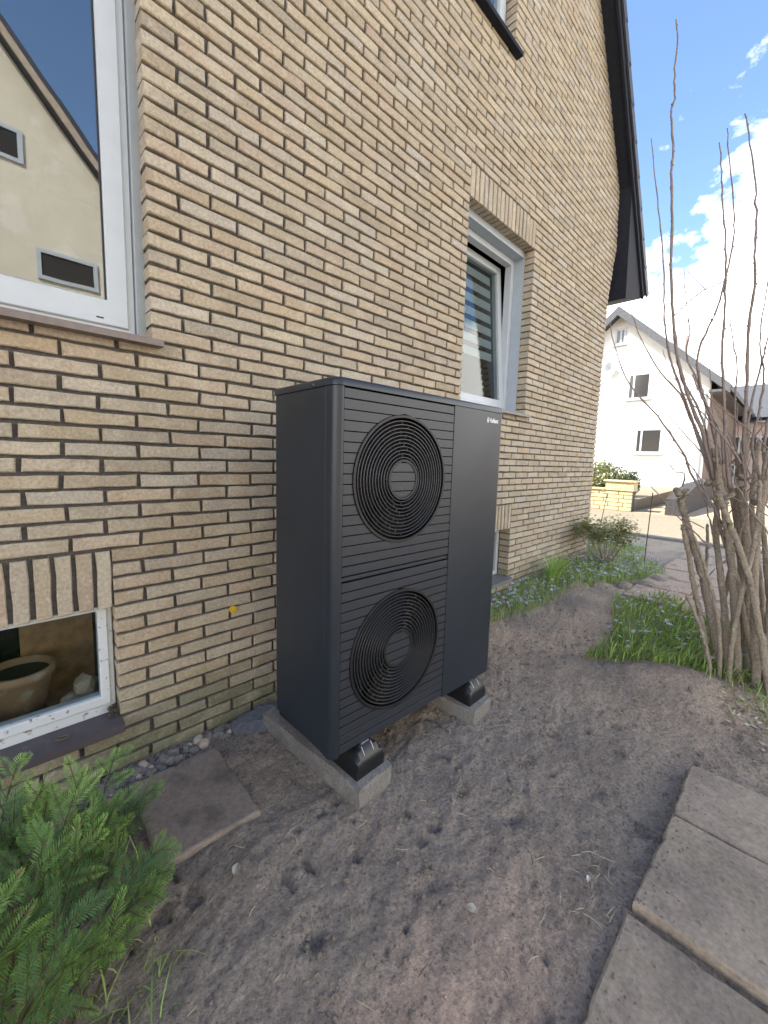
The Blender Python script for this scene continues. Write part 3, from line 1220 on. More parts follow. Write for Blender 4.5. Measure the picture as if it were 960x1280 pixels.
# concrete kerb stones and rubber feet under the pump
for (u, word, x0, y0) in ((.165, 'left', .493, -.888), (.925, 'right', 1.255, -.911)):
    far = word == 'right'
    b = empty('concrete_block', (x0, y0, -.02), PYAW+.10 if not far else PYAW+.12)
    q = MB()
    # chipped concrete bar
    nx2, ny2, nz2 = 6, 14, 4
    wv, lv_, hv = .198, .72, .107
    pts, fc = [], []
    grid = {}

    def vid(i, j, k):
        key = (i, j, k)
        if key not in grid:
            e = (i in (0, nx2))+(j in (0, ny2))+(k in (0, nz2))
            jt = .0016 if e < 2 else .0035
            grid[key] = len(pts)
            sh = .004*(e >= 2)
            X_, Y_, Z_ = wv*i/nx2, lv_*j/ny2, hv*k/nz2
            X_ += (sh if i == 0 else -sh if i == nx2 else 0)+random.uniform(-jt, jt)
            Y_ += (sh if j == 0 else -sh if j == ny2 else 0)+random.uniform(-jt, jt)
            Z_ += (-sh if k == nz2 else 0)+random.uniform(-jt, jt)
            pts.append((X_, Y_, Z_))
        return grid[key]
    for i in range(nx2):
        for j in range(ny2):
            for k in (0, nz2):
                fc.append((vid(i, j, k), vid(i+1, j, k), vid(i+1, j+1, k), vid(i, j+1, k)))
    for i in range(nx2):
        for k in range(nz2):
            for j in (0, ny2):
                fc.append((vid(i, j, k), vid(i+1, j, k), vid(i+1, j, k+1), vid(i, j, k+1)))
    for j in range(ny2):
        for k in range(nz2):
            for i in (0, nx2):
                fc.append((vid(i, j, k), vid(i, j+1, k), vid(i, j+1, k+1), vid(i, j, k+1)))
    q.add(pts, fc)
    q.build('bar', M['concrete'], b)
    tag(b, 'concrete bar in the soil under the %s of the heat pump' % ('lettered end' if far else 'corner post end'), 'block')
    # rubber foot
    ft = empty('rubber_foot', (x0+.085+(.012 if not far else .012), y0+.045, .086), PYAW+.05)
    q = MB()
    # arched cross-section, sloping nose
    prof = [(-.078, 0), (.078, 0), (.078, .035), (.070, .066), (.052, .096), (.034, .112), (-.034, .112), (-.052, .096), (-.070, .066), (-.078, .035)]
    n = len(prof)
    secs = []
    for (yy, s, zc_) in ((0.0, .97, .50), (.008, 1.0, .66), (.026, 1.0, .88), (.044, 1, 1.0), (.60, 1, 1.0)):
        secs.append([(x*s, yy, min(z, .112*zc_)) for x, z in prof])
    v = [p_ for s_ in secs for p_ in s_]
    f = [(i*n+k, i*n+(k+1) % n, (i+1)*n+(k+1) % n, (i+1)*n+k) for i in range(len(secs)-1) for k in range(n)]
    f += [tuple(range(n))[::-1], tuple(range((len(secs)-1)*n, len(secs)*n))]
    q.add(v, f)
    smooth_by_angle(q.build('rubber_body', M['rubber'], ft), 30)
    q = MB()
    q.box(-.022, .022, .040, .30, .108, .1155, .001)
    q.build('mounting_rail', M['steel'], ft)
    q = MB()
    for xx in (-.026, .026):
        q.tube([(xx, .012, .080), (xx, .034, .108)], .0014, 5)
    q.build('clip', M['steel'], ft)
    q = MB()
    q.prism([(.009*math.cos(k*math.pi/3), .058+.009*math.sin(k*math.pi/3)) for k in range(6)], 'z', .1156, .124)
    q.build('bolt', M['steel'], ft)
    tag(ft, 'black rubber foot on the concrete bar under the %s of the heat pump' % ('lettered end' if far else 'corner post end'), 'foot')

# ------------------------------------------------------------------ paving
def slab(name, corners, ztop, th_, m, label, cat='slab', group=None):
    """corners: 4 (x, y) in order; worn rounded edges"""
    q = MB()
    C4 = [np.array(c, float) for c in corners]
    ctr = sum(C4)/4
    n = 12
    per = []
    for i in range(4):
        a, b = C4[i], C4[(i+1) % 4]
        for k in range(n):
            per.append(a+(b-a)*k/n)
    per = [p+NR.uniform(-.002, .002, 2)+((ctr-p)*random.uniform(.015, .045) if random.random() < .10 else 0) for p in per]
    m_ = len(per)

    def lp(d, z):
        out = []
        for p in per:
            w_ = ctr-p
            L_ = np.linalg.norm(w_)
            q2 = p+w_/L_*d
            out.append((q2[0], q2[1], z+NR.uniform(-.0008, .0008)))
        return out
    loops = [lp(0, ztop-th_), lp(0, ztop-.008), lp(.003, ztop-.0025), lp(.009, ztop)]
    v = [p for l_ in loops for p in l_]
    f = [(i*m_+k, i*m_+(k+1) % m_, (i+1)*m_+(k+1) % m_, (i+1)*m_+k) for i in range(3) for k in range(m_)]
    f += [tuple(range(3*m_, 4*m_))]
    q.add(v, f)
    o = q.build(name, m)
    return tag(o, label, cat, group)


slab('paving_slab', [(-.145, -.618), (.200, -.640), (.212, -.172), (-.135, -.16)], .022, .05, M['slab_dark'],
     'dark paving slab lying alone beside the house wall', 'paving slab')
gp = 'slabs of the garden path'
slab('paving_slab', [(1.378, -2.30), (1.770, -2.26), (1.752, -1.765), (1.366, -1.765)], .036, .06, M['slab'], 'last paving slab of the row, next to the soil heap', 'paving slab', gp)
slab('paving_slab', [(.893, -2.32), (1.366, -2.30), (1.354, -1.766), (.886, -1.750)], .040, .06, M['slab'], 'raised paving slab with a deep open joint along its edge', 'paving slab', gp)
slab('paving_slab', [(.40, -2.33), (.866, -2.31), (.858, -1.742), (.40, -1.735)], .018, .06, M['slab'], 'lower paving slab beyond the wide dark joint', 'paving slab', gp)
slab('paving_slab', [(-.09, -2.33), (.385, -2.33), (.388, -1.74), (-.09, -1.74)], .020, .06, M['slab'], 'paving slab at the end of the path away from the shrub', 'paving slab', gp)
# red flagstones of the path past the shrub
gp = 'red flagstones of the far path'
k = 0
for xa in np.arange(3.95, 7.9, .52):
    for row, (ya, yb) in enumerate(((-1.32, -.86), (-1.80, -1.335))):
        j = random.uniform(-.02, .02)
        cs = [(xa+j, ya), (xa+.50+j, ya), (xa+.50+j, yb), (xa+j, yb)]
        zt = max(gzs(a, b) for a, b in cs)+.018
        o = slab('flagstone', [(a, b-.05*(xa-4)*.3) for a, b in cs], zt, .05, M['flag'], ('weathered red flagstone in the path row beside the flower bed', 'weathered red flagstone in the path row beside the bare shrub')[row], 'flagstone', gp)
        k += 1

# rubble along the wall foot
lb = 'grey rubble stone in the strip along the wall foot'
for i in range(70):
    x = random.uniform(-.42, .33)
    y = -.035-abs(random.gauss(0, .05))-(.10*random.random() if x < .0 else 0)
    if x > -.16 and y < -.15:
        continue
    r = random.choice((.012, .016, .02, .025))
    q = MB()
    q.blob((0, 0, 0), (r*1.25, r, r*.75), 2, .17)
    o = q.build('rubble_stone', M['stone'] if random.random() < .8 else M['palestone'], None, False, (x, y, gzs(x, y)+r*.35), (0, 0, random.uniform(0, 6)))
    tag(o, 'rubble stone in the strip along the wall foot', 'stone', 'rubble along the wall foot')
q = MB()
for i in range(900):
    x = random.uniform(-.6, .42)
    y = -.015-abs(random.gauss(0, .09))
    r = random.uniform(.003, .009)
    q.blob((x, y, gzs(x, y)+r*.4), (r*1.2, r, r*.8), 1, .2)
tag(q.build('gravel', M['stone']), 'fine gravel between the rubble along the wall foot', 'gravel', kind='stuff')
# cement patch at the wall between rubble and block
q = MB()
n = 28
pts = [(.47+.15*math.cos(2*math.pi*k/n)*(1+random.uniform(-.12, .12)), -.115+.10*math.sin(2*math.pi*k/n)*(1+random.uniform(-.15, .15))) for k in range(n)]
pts = [(x, min(y, .004)) for x, y in pts]
in_ = [(.47+(x-.47)*.55, -.10+(y+.10)*.55) for x, y in pts]
q.add([(x, y, -.02) for x, y in pts]+[(x, y, .020+random.uniform(-.004, .004)) for x, y in pts]+[(x, y, .038+random.uniform(-.005, .005)) for x, y in in_],
      [(k, (k+1) % n, n+(k+1) % n, n+k) for k in range(n)]+[(n+k, n+(k+1) % n, 2*n+(k+1) % n, 2*n+k) for k in range(n)]+[tuple(range(2*n, 3*n))])
tag(q.build('cement_patch', M['cement']), 'broken grey cement patch at the wall foot behind the concrete bar', 'cement')

# soil clods, straw, litter
q = MB()
for i in range(6000):
    x, y = random.uniform(-.7, 3.3), random.uniform(-2.0, -.05)
    if fbm(np.array([x]), np.array([y]), 2.5, 3)[0] < random.uniform(-.35, .3):
        continue
    if -.15 < x < .21 and -.64 < y < -.16 and random.random() < .9:
        continue
    if y < -1.73 and x < 1.78:
        continue
    r = min(.013, random.expovariate(420)+.0018)
    q.blob((x, y, gzs(x, y)+r*.25), (r*1.2, r, r*.75), 1, .3)
for (hx, hy, hr, hd) in HOLES:                           # crumbs thrown up round each hole
    for i in range(45):
        a, rr = random.uniform(0, 6.28), hr*random.uniform(.5, 2.0)
        x, y = hx+rr*math.cos(a), hy+rr*math.sin(a)
        r = min(.009, random.expovariate(380)+.0015)
        q.blob((x, y, gzs(x, y)+r*.3), (r*1.2, r, r*.8), 1, .3)
tag(q.build('soil_clods', M['clod']), 'crumbs and clods of dark soil strewn over the bare ground', 'soil', kind='stuff')
q = MB()
for i in range(170):
    x = random.uniform(.3, 1.74)
    y = -1.76-abs(random.gauss(0, .045))
    r = random.uniform(.001, .0035)
    q.blob((x, y, (.020 if x < .87 else .041)+r*.4), (r*1.3, r, r*.7), 1, .3)
tag(q.build('soil_crumbs', M['clod']), 'soil crumbs spilled onto the edge of the paving slabs', 'soil', kind='stuff')
q = MB()
for i in range(250):
    x, y = random.uniform(-.4, 3.0), random.uniform(-1.95, -.35)
    if i > 205:
        x, y = random.gauss(.93, .13), random.gauss(-1.64, .06)
    if y < -1.73 and random.random() < .85:
        continue
    a, l_ = random.uniform(0, 6.28), random.uniform(.012, .06)
    z = gzs(x, y)+.004
    b = random.uniform(-.4, .4)
    c = random.choice(((.34, .29, .19), (.16, .125, .085), (.10, .08, .06), (.42, .38, .28)))
    pts = [(x+l_*t*math.cos(a+b*t), y+l_*t*math.sin(a+b*t), max(gzs(x+l_*t*math.cos(a), y+l_*t*math.sin(a)), 0.0)+.004+.003*math.sin(3*t)) for t in (0, .5, 1)]
    q.tube(pts, [.0012, .0015, .0008], 4, col=c)
tag(q.build('straw_litter', M['litter']), 'bits of straw, roots and twigs scattered on the soil', 'litter', kind='stuff')


def flat_leaf(x, y, l_, w_, a, col, name, label, cat):
    q = MB()
    z = gzs(x, y)+.012
    pts = []
    for t in np.linspace(0, 1, 7):
        hw = w_*math.sin(math.pi*min(1, t*.95+.03))**.8
        for s in (-1, 0, 1):
            u, v_ = (t-.5)*l_, s*hw
            pts.append((x+u*math.cos(a)-v_*math.sin(a), y+u*math.sin(a)+v_*math.cos(a), z+.006*abs(s)+.006*math.sin(t*3)))
    q.add(pts, [(i*3+j, i*3+j+1, (i+1)*3+j+1, (i+1)*3+j) for i in range(6) for j in range(2)], col)
    return tag(q.build(name, M['litter']), label, cat)


flat_leaf(.035, -.80, .040, .013, .8, (.40, .36, .29), 'dry_leaf', 'pale dry leaf on the bare soil near the lone slab', 'leaf')
flat_leaf(.885, -1.62, .026, .006, .2, (.66, .65, .60), 'paper_scrap', 'small white scrap lying in the straw by the path', 'scrap')
flat_leaf(.52, -1.40, .035, .014, 1.9, (.42, .37, .30), 'stone_chip', 'pale flat chip beside a forked straw on the soil', 'stone')
flat_leaf(1.60, -1.50, .05, .012, 2.2, (.16, .12, .09), 'dry_leaf', 'curled brown leaf near the last paving slab', 'leaf')

# ------------------------------------------------------------------ grass, bulbs and plants
GREENS = [(.19, .30, .06), (.25, .40, .085), (.33, .48, .12), (.14, .25, .06), (.42, .48, .17)]


def blades(q, x, y, h, w_, lean, a, col, z=None):
    z = gzs(x, y)-.01 if z is None else z
    dx, dy = math.cos(a), math.sin(a)
    px_, py_ = -dy*w_, dx*w_
    pts = []
    for t, ww in ((0, .7), (.4, 1), (.75, .75)):
        o_ = lean*h*t*t
        zz = z+h*t*(1-.25*lean*t)
        pts += [(x+dx*o_-px_*ww, y+dy*o_-py_*ww, zz), (x+dx*o_+px_*ww, y+dy*o_+py_*ww, zz)]
    pts.append((x+dx*lean*h, y+dy*lean*h, z+h*(1-.3*lean)))
    q.add(pts, [(0, 1, 3, 2), (2, 3, 5, 4), (4, 5, 6)], col)


def flower(q, x, y, z, r, col):
    a0 = random.uniform(0, 6)
    tx, ty = random.uniform(-.5, .5), random.uniform(-.5, .5)
    for k in range(6):
        a = a0+k*math.pi/3
        p = lambda rr, da, h: (x+rr*math.cos(a+da), y+rr*math.sin(a+da), z+h+rr*(tx*math.cos(a+da)+ty*math.sin(a+da)))
        q.add([p(r*.12, 0, 0), p(r*.6, -.36, r*.22), p(r, 0, r*.25), p(r*.6, .36, r*.22)], [(0, 1, 2, 3)], col)


def in_bed_wall(x, y):
    if not (2.2 < x < 7.3):
        return False
    lim = -.34-.10*math.sin(x*2.3) if x < 3.7 else -.34-.62*math.exp(-((x-5.0)/1.0)**2)-.05*math.sin(x*5)
    return lim < y < (-.03 if x < 5.4 else .9)


def in_bed_shrub(x, y):
    lim0 = -.95-.12*math.sin((x-2.3)*3.0)
    return 2.28 < x < 4.4 and -2.7 < y < lim0 and x > 2.42+max(0, -(y+1.25))*.55 and x < 4.05+.2*math.sin(y*9)


qg, qf = MB(), MB()
c_ = 0
while c_ < 4600:
    x, y = random.uniform(2.2, 7.2), random.uniform(-1.05, .6)
    if not in_bed_wall(x, y) or random.random() > (1 if x < 5 else .55):
        continue
    c_ += 1
    h = random.uniform(.05, .16)
    blades(qg, x, y, h, random.uniform(.0022, .0045), random.uniform(.2, 1.0), random.uniform(0, 6.28), random.choice(GREENS))
    if random.random() < .22:
        flower(qf, x, y, gzs(x, y)+random.uniform(.07, .14), random.uniform(.012, .019), random.choice(((.46, .52, .80), (.55, .62, .86), (.68, .72, .90), (.6, .54, .78))))
tag(qg.build('bulb_foliage', M['leaf']), 'green bulb leaves and weeds in the bed along the house wall', 'foliage', kind='stuff')
tag(qf.build('blue_flowers', M['petal']), 'pale blue spring flowers carpeting the bed along the wall', 'flowers', kind='stuff')
qg, qf = MB(), MB()
c_ = 0
while c_ < 5600:
    x, y = random.uniform(2.25, 4.5), random.uniform(-2.7, -.8)
    if not in_bed_shrub(x, y):
        continue
    c_ += 1
    h = random.uniform(.05, .17)
    blades(qg, x, y, h, random.uniform(.0022, .005), random.uniform(.2, 1.0), random.gauss(-2.2, 1.2), random.choice(GREENS))
    if random.random() < .055:
        flower(qf, x, y, gzs(x, y)+random.uniform(.10, .2), random.uniform(.012, .018), random.choice(((.46, .52, .80), (.55, .62, .86), (.70, .74, .92))))
tag(qg.build('grass_tufts', M['leaf']), 'lush green grass in the patch beside the bare shrub', 'grass', kind='stuff')
tag(qf.build('blue_flowers', M['petal']), 'pale blue spring flowers sprinkled in the grass by the shrub', 'flowers', kind='stuff')

# strap-leaved clump near the wall
q = MB()
for i in range(85):
    a = random.uniform(0, 6.28)
    blades(q, 3.78+.07*math.cos(a)*random.random(), -.22+.06*math.sin(a)*random.random(), random.uniform(.22, .40), random.uniform(.005, .008), random.uniform(.25, .9), a, random.choice(GREENS[1:3]), gzs(3.78, -.22)-.01)
tag(q.build('daylily_clump', M['leaf']), 'fresh green strap-leaved clump close to the brick wall', 'plant')

# edging stones
lbs = ['flat pale edging stone at the front of the flower bed', 'rounded grey edging stone among the blue flowers', 'low tan edging stone at the bend of the bed',
       'broad weathered edging stone nearest the flagstones', 'small rough edging stone by the strap-leaved clump']
for i, (px_, py_) in enumerate(((4.05, -.62), (4.28, -.78), (4.52, -.93), (4.85, -.98), (3.85, -.46))):
    q = MB()
    q.blob((0, 0, 0), (random.uniform(.11, .15), random.uniform(.08, .1), .06), 2, .12)
    tag(q.build('edging_stone', M['edging'], None, False, (px_, py_, gzs(px_, py_)-.005), (0, 0, random.uniform(0, 6))), lbs[i], 'stone', 'edging stones of the flower bed')

# small leafy shrub at the house corner
sh = empty('small_shrub', (5.0, -.36, gzs(5.0, -.36)))
q = MB()
tips = []
for i in range(14):
    a = 2*math.pi*i/14+random.uniform(-.2, .2)
    r = random.uniform(.12, .36)
    p0 = np.array((.02*math.cos(a), .02*math.sin(a), 0))
    p2 = np.array((r*math.cos(a)*1.2, r*math.sin(a), random.uniform(.34, .56)))
    p1 = p0*.4+p2*.6+np.array((0, 0, -.05))
    q.tube([p0, p1, p2], [.011, .007, .003], 5)
    tips.append((p1, p2))
q.build('stem', M['bark'], sh)
q = MB()
for (p1, p2) in tips:
    for k in range(230):
        c = p1+(p2-p1)*random.uniform(.5, 1.25)+NR.normal(0, .055, 3)*np.array([1.2, 1.2, .6])
        a, b = random.uniform(0, 6.28), random.uniform(-.6, .6)
        d = np.array((math.cos(a)*math.cos(b), math.sin(a)*math.cos(b), math.sin(b)))*random.uniform(.030, .048)
        s = np.cross(d, (0, 0, 1))*.38
        q.add([c-d*.5, c+s, c+d*.5, c-s], [(0, 1, 2, 3)], random.choice(((.22, .26, .07), (.28, .30, .09), (.16, .20, .06), (.32, .30, .11))))
q.build('crown', M['leaf'], sh)
tag(sh, 'low spreading olive green shrub at the foot of the house corner', 'shrub')

# two thin stakes in the bed
for (a, b, X_, lab) in (((816, 616), (806, 694), 5.55, 'thin dark stake standing among the blue flowers'), ((759, 617), (747, 666), 7.3, 'thin dark stake at the house corner by the street')):
    q = MB()
    p, p2 = at_x(*a, X_-.15), at_x(*b, X_)
    p2[2] = min(p2[2], gzs(p2[0], p2[1]))-.05
    q.tube([p, (p+p2)/2, p2], .006, 6)
    tag(q.build('garden_stake', M['rod']), lab, 'stake')


# ------------------------------------------------------------------ bare shrub
shrub = empty('bare_shrub', (2.9, -1.75, gzs(2.9, -1.75)))
tag(shrub, 'large bare many-stemmed shrub with pruned stumps and long thin shoots', 'shrub')
SB = np.array(shrub.location)


def smoothpts(P, n=5):
    P = [np.array(p, float) for p in P]
    out = []
    for i in range(len(P)-1):
        p0, p1, p2, p3 = P[max(i-1, 0)], P[i], P[i+1], P[min(i+2, len(P)-1)]
        for k in range(n):
            t = k/n
            out.append(.5*((2*p1)+(-p0+p2)*t+(2*p0-5*p1+4*p2-p3)*t*t+(-p0+3*p1-3*p2+p3)*t**3))
    out.append(P[-1])
    return out


def stem(px, X0, X1, r0, r1, thick=True, cut=False, buds=False):
    """pixel track of a stem, rooted at depth X0 and leaning to depth X1"""
    n = len(px)
    P = []
    for i, (x, y) in enumerate(px):
        t = i/(n-1)
        P.append(at_x(x, y, X0+(X1-X0)*t)-SB)
    S = smoothpts(P, 9 if thick else 4)
    m_ = len(S)
    S = [s+NR.normal(0, .0018 if thick else .002, 3)*(0 < i < m_-1) for i, s in enumerate(S)]
    R = [r0+(r1-r0)*(i/(m_-1))**.8 for i in range(m_)]
    if thick:
        R = [r*.76*(1+random.uniform(-.04, .05)) for r in R]
        R[0] *= 1.2
    else:
        R = [r*(1.18 if (i % 4 == 2) else 1) for i, r in enumerate(R)]
    q = MB()
    q.tube(S, R, 11 if thick else 5, True, jit=.07 if thick else 0)
    if buds:
        for i in range(2, m_-1, 3):
            q.blob(S[i]+np.array((0, random.choice((-1, 1))*R[i], .003)), (min(.004, R[i]*.6), min(.004, R[i]*.6), min(.007, R[i])), 1, .1)
    o = q.build('stem' if thick else 'shoot', M['bark'] if thick else M['twig'], shrub, True)
    if cut:
        d = S[-1]-S[-2]
        d /= np.linalg.norm(d)
        c = MB()
        c.tube([S[-1]-d*.002, S[-1]+d*.004], [R[-1]*.9, R[-1]*.85], 9)
        c.build('cut_end', M['cutwood'], o)
    return o


T = True
stem([(889, 858), (881, 800), (868, 735), (860, 690), (853, 656)], 2.80, 2.72, .024, .018, T, T)
stem([(902, 866), (893, 800), (879, 725), (864, 672), (850, 622)], 2.95, 2.90, .032, .030, T, T)
stem([(890, 856), (883, 812), (872, 776), (858, 744)], 2.70, 2.60, .016, .011, T, T)
stem([(910, 870), (908, 800), (903, 740), (896, 680), (896, 630), (900, 595)], 2.88, 3.0, .030, .020)
stem([(920, 872), (921, 810), (917, 745), (913, 690), (906, 640), (899, 595), (893, 560)], 2.84, 2.9, .034, .022)
stem([(934, 876), (937, 810), (936, 740), (933, 680), (928, 620), (930, 570), (935, 530)], 2.98, 3.05, .044, .028)
stem([(946, 876), (944, 800), (943, 730), (947, 660), (955, 610), (960, 565)], 2.80, 2.9, .032, .022)
stem([(958, 872), (960, 810), (966, 740), (972, 670), (975, 600)], 2.92, 3.0, .04, .024)
stem([(975, 866), (985, 800), (1000, 720), (1015, 640), (1020, 560)], 2.95, 3.05, .045, .024)
stem([(962, 868), (950, 790), (938, 730), (922, 680), (908, 645), (898, 618)], 2.76, 2.7, .026, .021, T, T)
stem([(916, 868), (909, 815), (906, 750), (914, 705), (922, 655), (920, 610)], 3.05, 3.1, .022, .015)
stem([(953, 850), (962, 780), (958, 710), (952, 640), (957, 590)], 3.02, 3.1, .024, .016)
stem([(905, 860), (893, 790), (882, 735), (884, 690), (884, 655)], 3.1, 3.2, .019, .012)
stem([(928, 872), (929, 800), (926, 730), (921, 660), (912, 600), (908, 560)], 3.1, 3.15, .026, .018)
stem([(941, 874), (952, 800), (950, 730), (940, 660), (942, 600), (950, 550)], 3.08, 3.15, .028, .018)
stem([(898, 862), (900, 800), (891, 745), (878, 700), (868, 672)], 2.72, 2.66, .017, .012, T, T)
stem([(912, 868), (914, 810), (925, 750), (938, 700), (948, 640), (950, 600)], 2.72, 2.8, .020, .014)
stem([(950, 872), (936, 800), (925, 740), (912, 690), (905, 650)], 2.9, 2.84, .022, .017, T, T)
for k in range(5):                                     # knobbly pollard heads
    c = [(852, 618, 2.9), (893, 606, 2.93), (903, 625, 2.75), (930, 600, 3.0), (950, 628, 2.95)][k]
    q = MB()
    p = at_x(*c)-SB
    for j in range(5):
        q.blob(p+NR.normal(0, .018, 3), random.uniform(.012, .026), 2, .3)
        a_ = NR.normal(0, 1, 3)
        a_[2] = abs(a_[2])
        a_ /= np.linalg.norm(a_)
        q.tube([p, p+a_*random.uniform(.04, .075)], [.012, .008], 6, jit=.2)
    q.build('knot', M['bark'], shrub, True)
# long shoots followed from the photograph
Wp = [([(893, 600), (880, 545), (862, 500), (848, 450), (841, 395), (839, 330), (840, 260), (839, 215), (842, 190), (839, 145), (844, 118), (843, 95), (847, 47), (845, 24)], 2.92, 2.55, .013, .0035),
      ([(890, 600), (872, 548), (856, 500), (840, 455), (832, 415), (830, 385), (830, 345), (828, 310), (823, 262), (818, 215), (814, 173)], 2.95, 3.1, .010, .003),
      ([(912, 610), (908, 560), (905, 500), (903, 440), (906, 385), (907, 345), (907, 300), (903, 255), (902, 215), (899, 178)], 2.9, 2.8, .011, .003),
      ([(905, 610), (893, 545), (878, 490), (872, 445), (886, 408), (900, 375), (911, 330), (918, 290), (917, 255), (912, 205), (909, 160)], 2.98, 3.15, .011, .003),
      ([(931, 600), (930, 550), (934, 490), (935, 430), (939, 388), (944, 355), (943, 320), (946, 275), (944, 230), (938, 180), (931, 142)], 3.0, 2.85, .013, .0035),
      ([(932, 540), (945, 480), (958, 430), (975, 380)], 3.0, 3.1, .009, .003),
      ([(918, 725), (905, 680), (893, 635), (868, 600), (850, 560), (822, 520), (788, 482), (771, 442), (762, 402)], 2.85, 2.95, .012, .003),
      ([(893, 600), (876, 552), (860, 515), (850, 492), (826, 466), (802, 425), (787, 384)], 2.95, 3.2, .011, .003),
      ([(895, 590), (880, 530), (862, 490), (850, 470), (845, 440)], 2.9, 3.0, .010, .004),
      ([(900, 585), (890, 530), (868, 470), (858, 440), (862, 415), (858, 380), (855, 335)], 3.0, 3.1, .009, .0025),
      ([(905, 580), (900, 540), (885, 510), (872, 485), (866, 468)], 2.9, 2.8, .009, .004),
      ([(842, 395), (860, 378), (885, 360), (915, 349), (945, 343), (975, 338)], 2.6, 2.9, .0045, .002),
      ([(850, 405), (870, 395), (885, 370), (870, 350), (858, 338)], 2.8, 2.9, .004, .0015),
      ([(950, 600), (940, 560), (950, 510), (955, 470), (950, 430), (955, 380), (965, 330)], 2.95, 3.1, .010, .003),
      ([(925, 590), (918, 550), (920, 500), (921, 455), (915, 420), (913, 395)], 3.05, 3.2, .008, .003),
      ([(960, 600), (955, 560), (965, 500), (972, 430), (980, 330), (985, 240)], 2.9, 3.0, .011, .003),
      ([(975, 600), (985, 540), (990, 460), (1000, 360), (1005, 260)], 2.95, 3.05, .011, .003),
      ([(880, 660), (860, 650), (840, 640), (822, 632)], 2.8, 2.6, .004, .0015),
      ([(960, 645), (935, 630), (905, 617), (880, 607)], 2.6, 2.7, .004, .002),
      ([(960, 690), (940, 672), (925, 660)], 2.6, 2.7, .003, .002),
      ([(853, 608), (856, 592), (845, 590), (836, 578), (832, 575)], 2.9, 2.8, .006, .002)]
for (px, a, b, r0, r1) in Wp:
    stem(px, a, b, r0, r1, False, False, True)
for k in range(26):                                    # dense tangle of thinner shoots
    bx_, by_ = random.uniform(885, 1000), random.uniform(560, 690)
    X0 = random.uniform(2.7, 3.2)
    n = random.randint(4, 6)
    P = [(bx_, by_)]
    d = random.gauss(-.12, .40)
    for j in range(n):
        d += random.gauss(0, .10)
        l_ = random.uniform(18, 36)
        P.append((P[-1][0]+d*l_, P[-1][1]-l_*.8))
    stem(P, X0, X0+random.uniform(-.25, .25), random.uniform(.004, .008), .0016, False, False, random.random() < .5)

# small weeds at the foot of the shrub
q = MB()
for i in range(220):
    x, y = random.gauss(2.62, .16), random.gauss(-2.0, .12)
    if y < -2.2:
        continue
    blades(q, x, y, random.uniform(.04, .13), .003, random.uniform(.4, 1.2), random.uniform(0, 6.28), random.choice(GREENS+[(.3, .25, .13)]*3))
tag(q.build('dry_grass', M['leaf']), 'dry and green grass bits at the foot of the bare shrub', 'grass', kind='stuff')


q = MB()
for i in range(170):
    x, y = random.gauss(2.42, .14), random.gauss(-1.93, .10)
    z = gzs(x, y)+.006
    a, l_ = random.uniform(0, 6.28), random.uniform(.008, .022)
    c = random.choice(((.42, .36, .25), (.30, .22, .13), (.20, .15, .10), (.55, .50, .40)))
    d = np.array((math.cos(a), math.sin(a), random.uniform(-.3, .5)))*l_
    e = np.array((-math.sin(a), math.cos(a), random.uniform(-.4, .4)))*l_*.5
    p = np.array((x, y, z))
    q.add([p-d, p+e, p+d, p-e], [(0, 1, 2, 3)], c)
tag(q.build('leaf_litter', M['litter']), 'pale leaf bits strewn on the soil below the bare shrub', 'litter', kind='stuff')

# ------------------------------------------------------------------ yew plants, lower left
yew = empty('yew_shrub', (-.52, -.60, gzs(-.52, -.60)))
tag(yew, 'feathery dark green yew shrub growing by the cellar window', 'shrub')
YB_ = np.array(yew.location)


def spray(q, p, d, L_, nrm, young):
    """flat shoot with two rows of needles"""
    d = d/np.linalg.norm(d)
    s = np.cross(d, nrm)
    s /= np.linalg.norm(s)
    n = max(6, int(L_/.0066))
    pts = []
    for i in range(n+1):
        t = i/n
        c = p+d*L_*t+np.array((0, 0, -1))*(.12*L_*t*t)
        pts.append(c)
    q.tube([pts[0], pts[n//2], pts[-1]], [.0016, .0013, .0007], 4, col=(.10, .12, .03) if young else (.07, .055, .03))
    for i in range(1, n+1):
        t = i/n
        l_ = .026*(math.sin(math.pi*min(1, .25+.72*t))**.7+.12)*random.uniform(.85, 1.1)
        k = .35*young+.65*young*t
        base = np.array((.050, .125, .032))*(1-k)+np.array((.27, .44, .09))*k
        col = tuple(base*random.uniform(.8, 1.25)) if random.random() > .03 else (.20, .13, .06)
        for sg in (-1, 1):
            dd = s*sg*.86+d*(.45+.4*t)+nrm*random.uniform(-.12, .2)
            dd /= np.linalg.norm(dd)
            w_ = d*.0025
            a = pts[i]
            m_ = a+dd*l_*.55
            q.add([a-w_*.5, m_-w_, a+dd*l_, m_+w_], [(0, 1, 2, 3)], col)


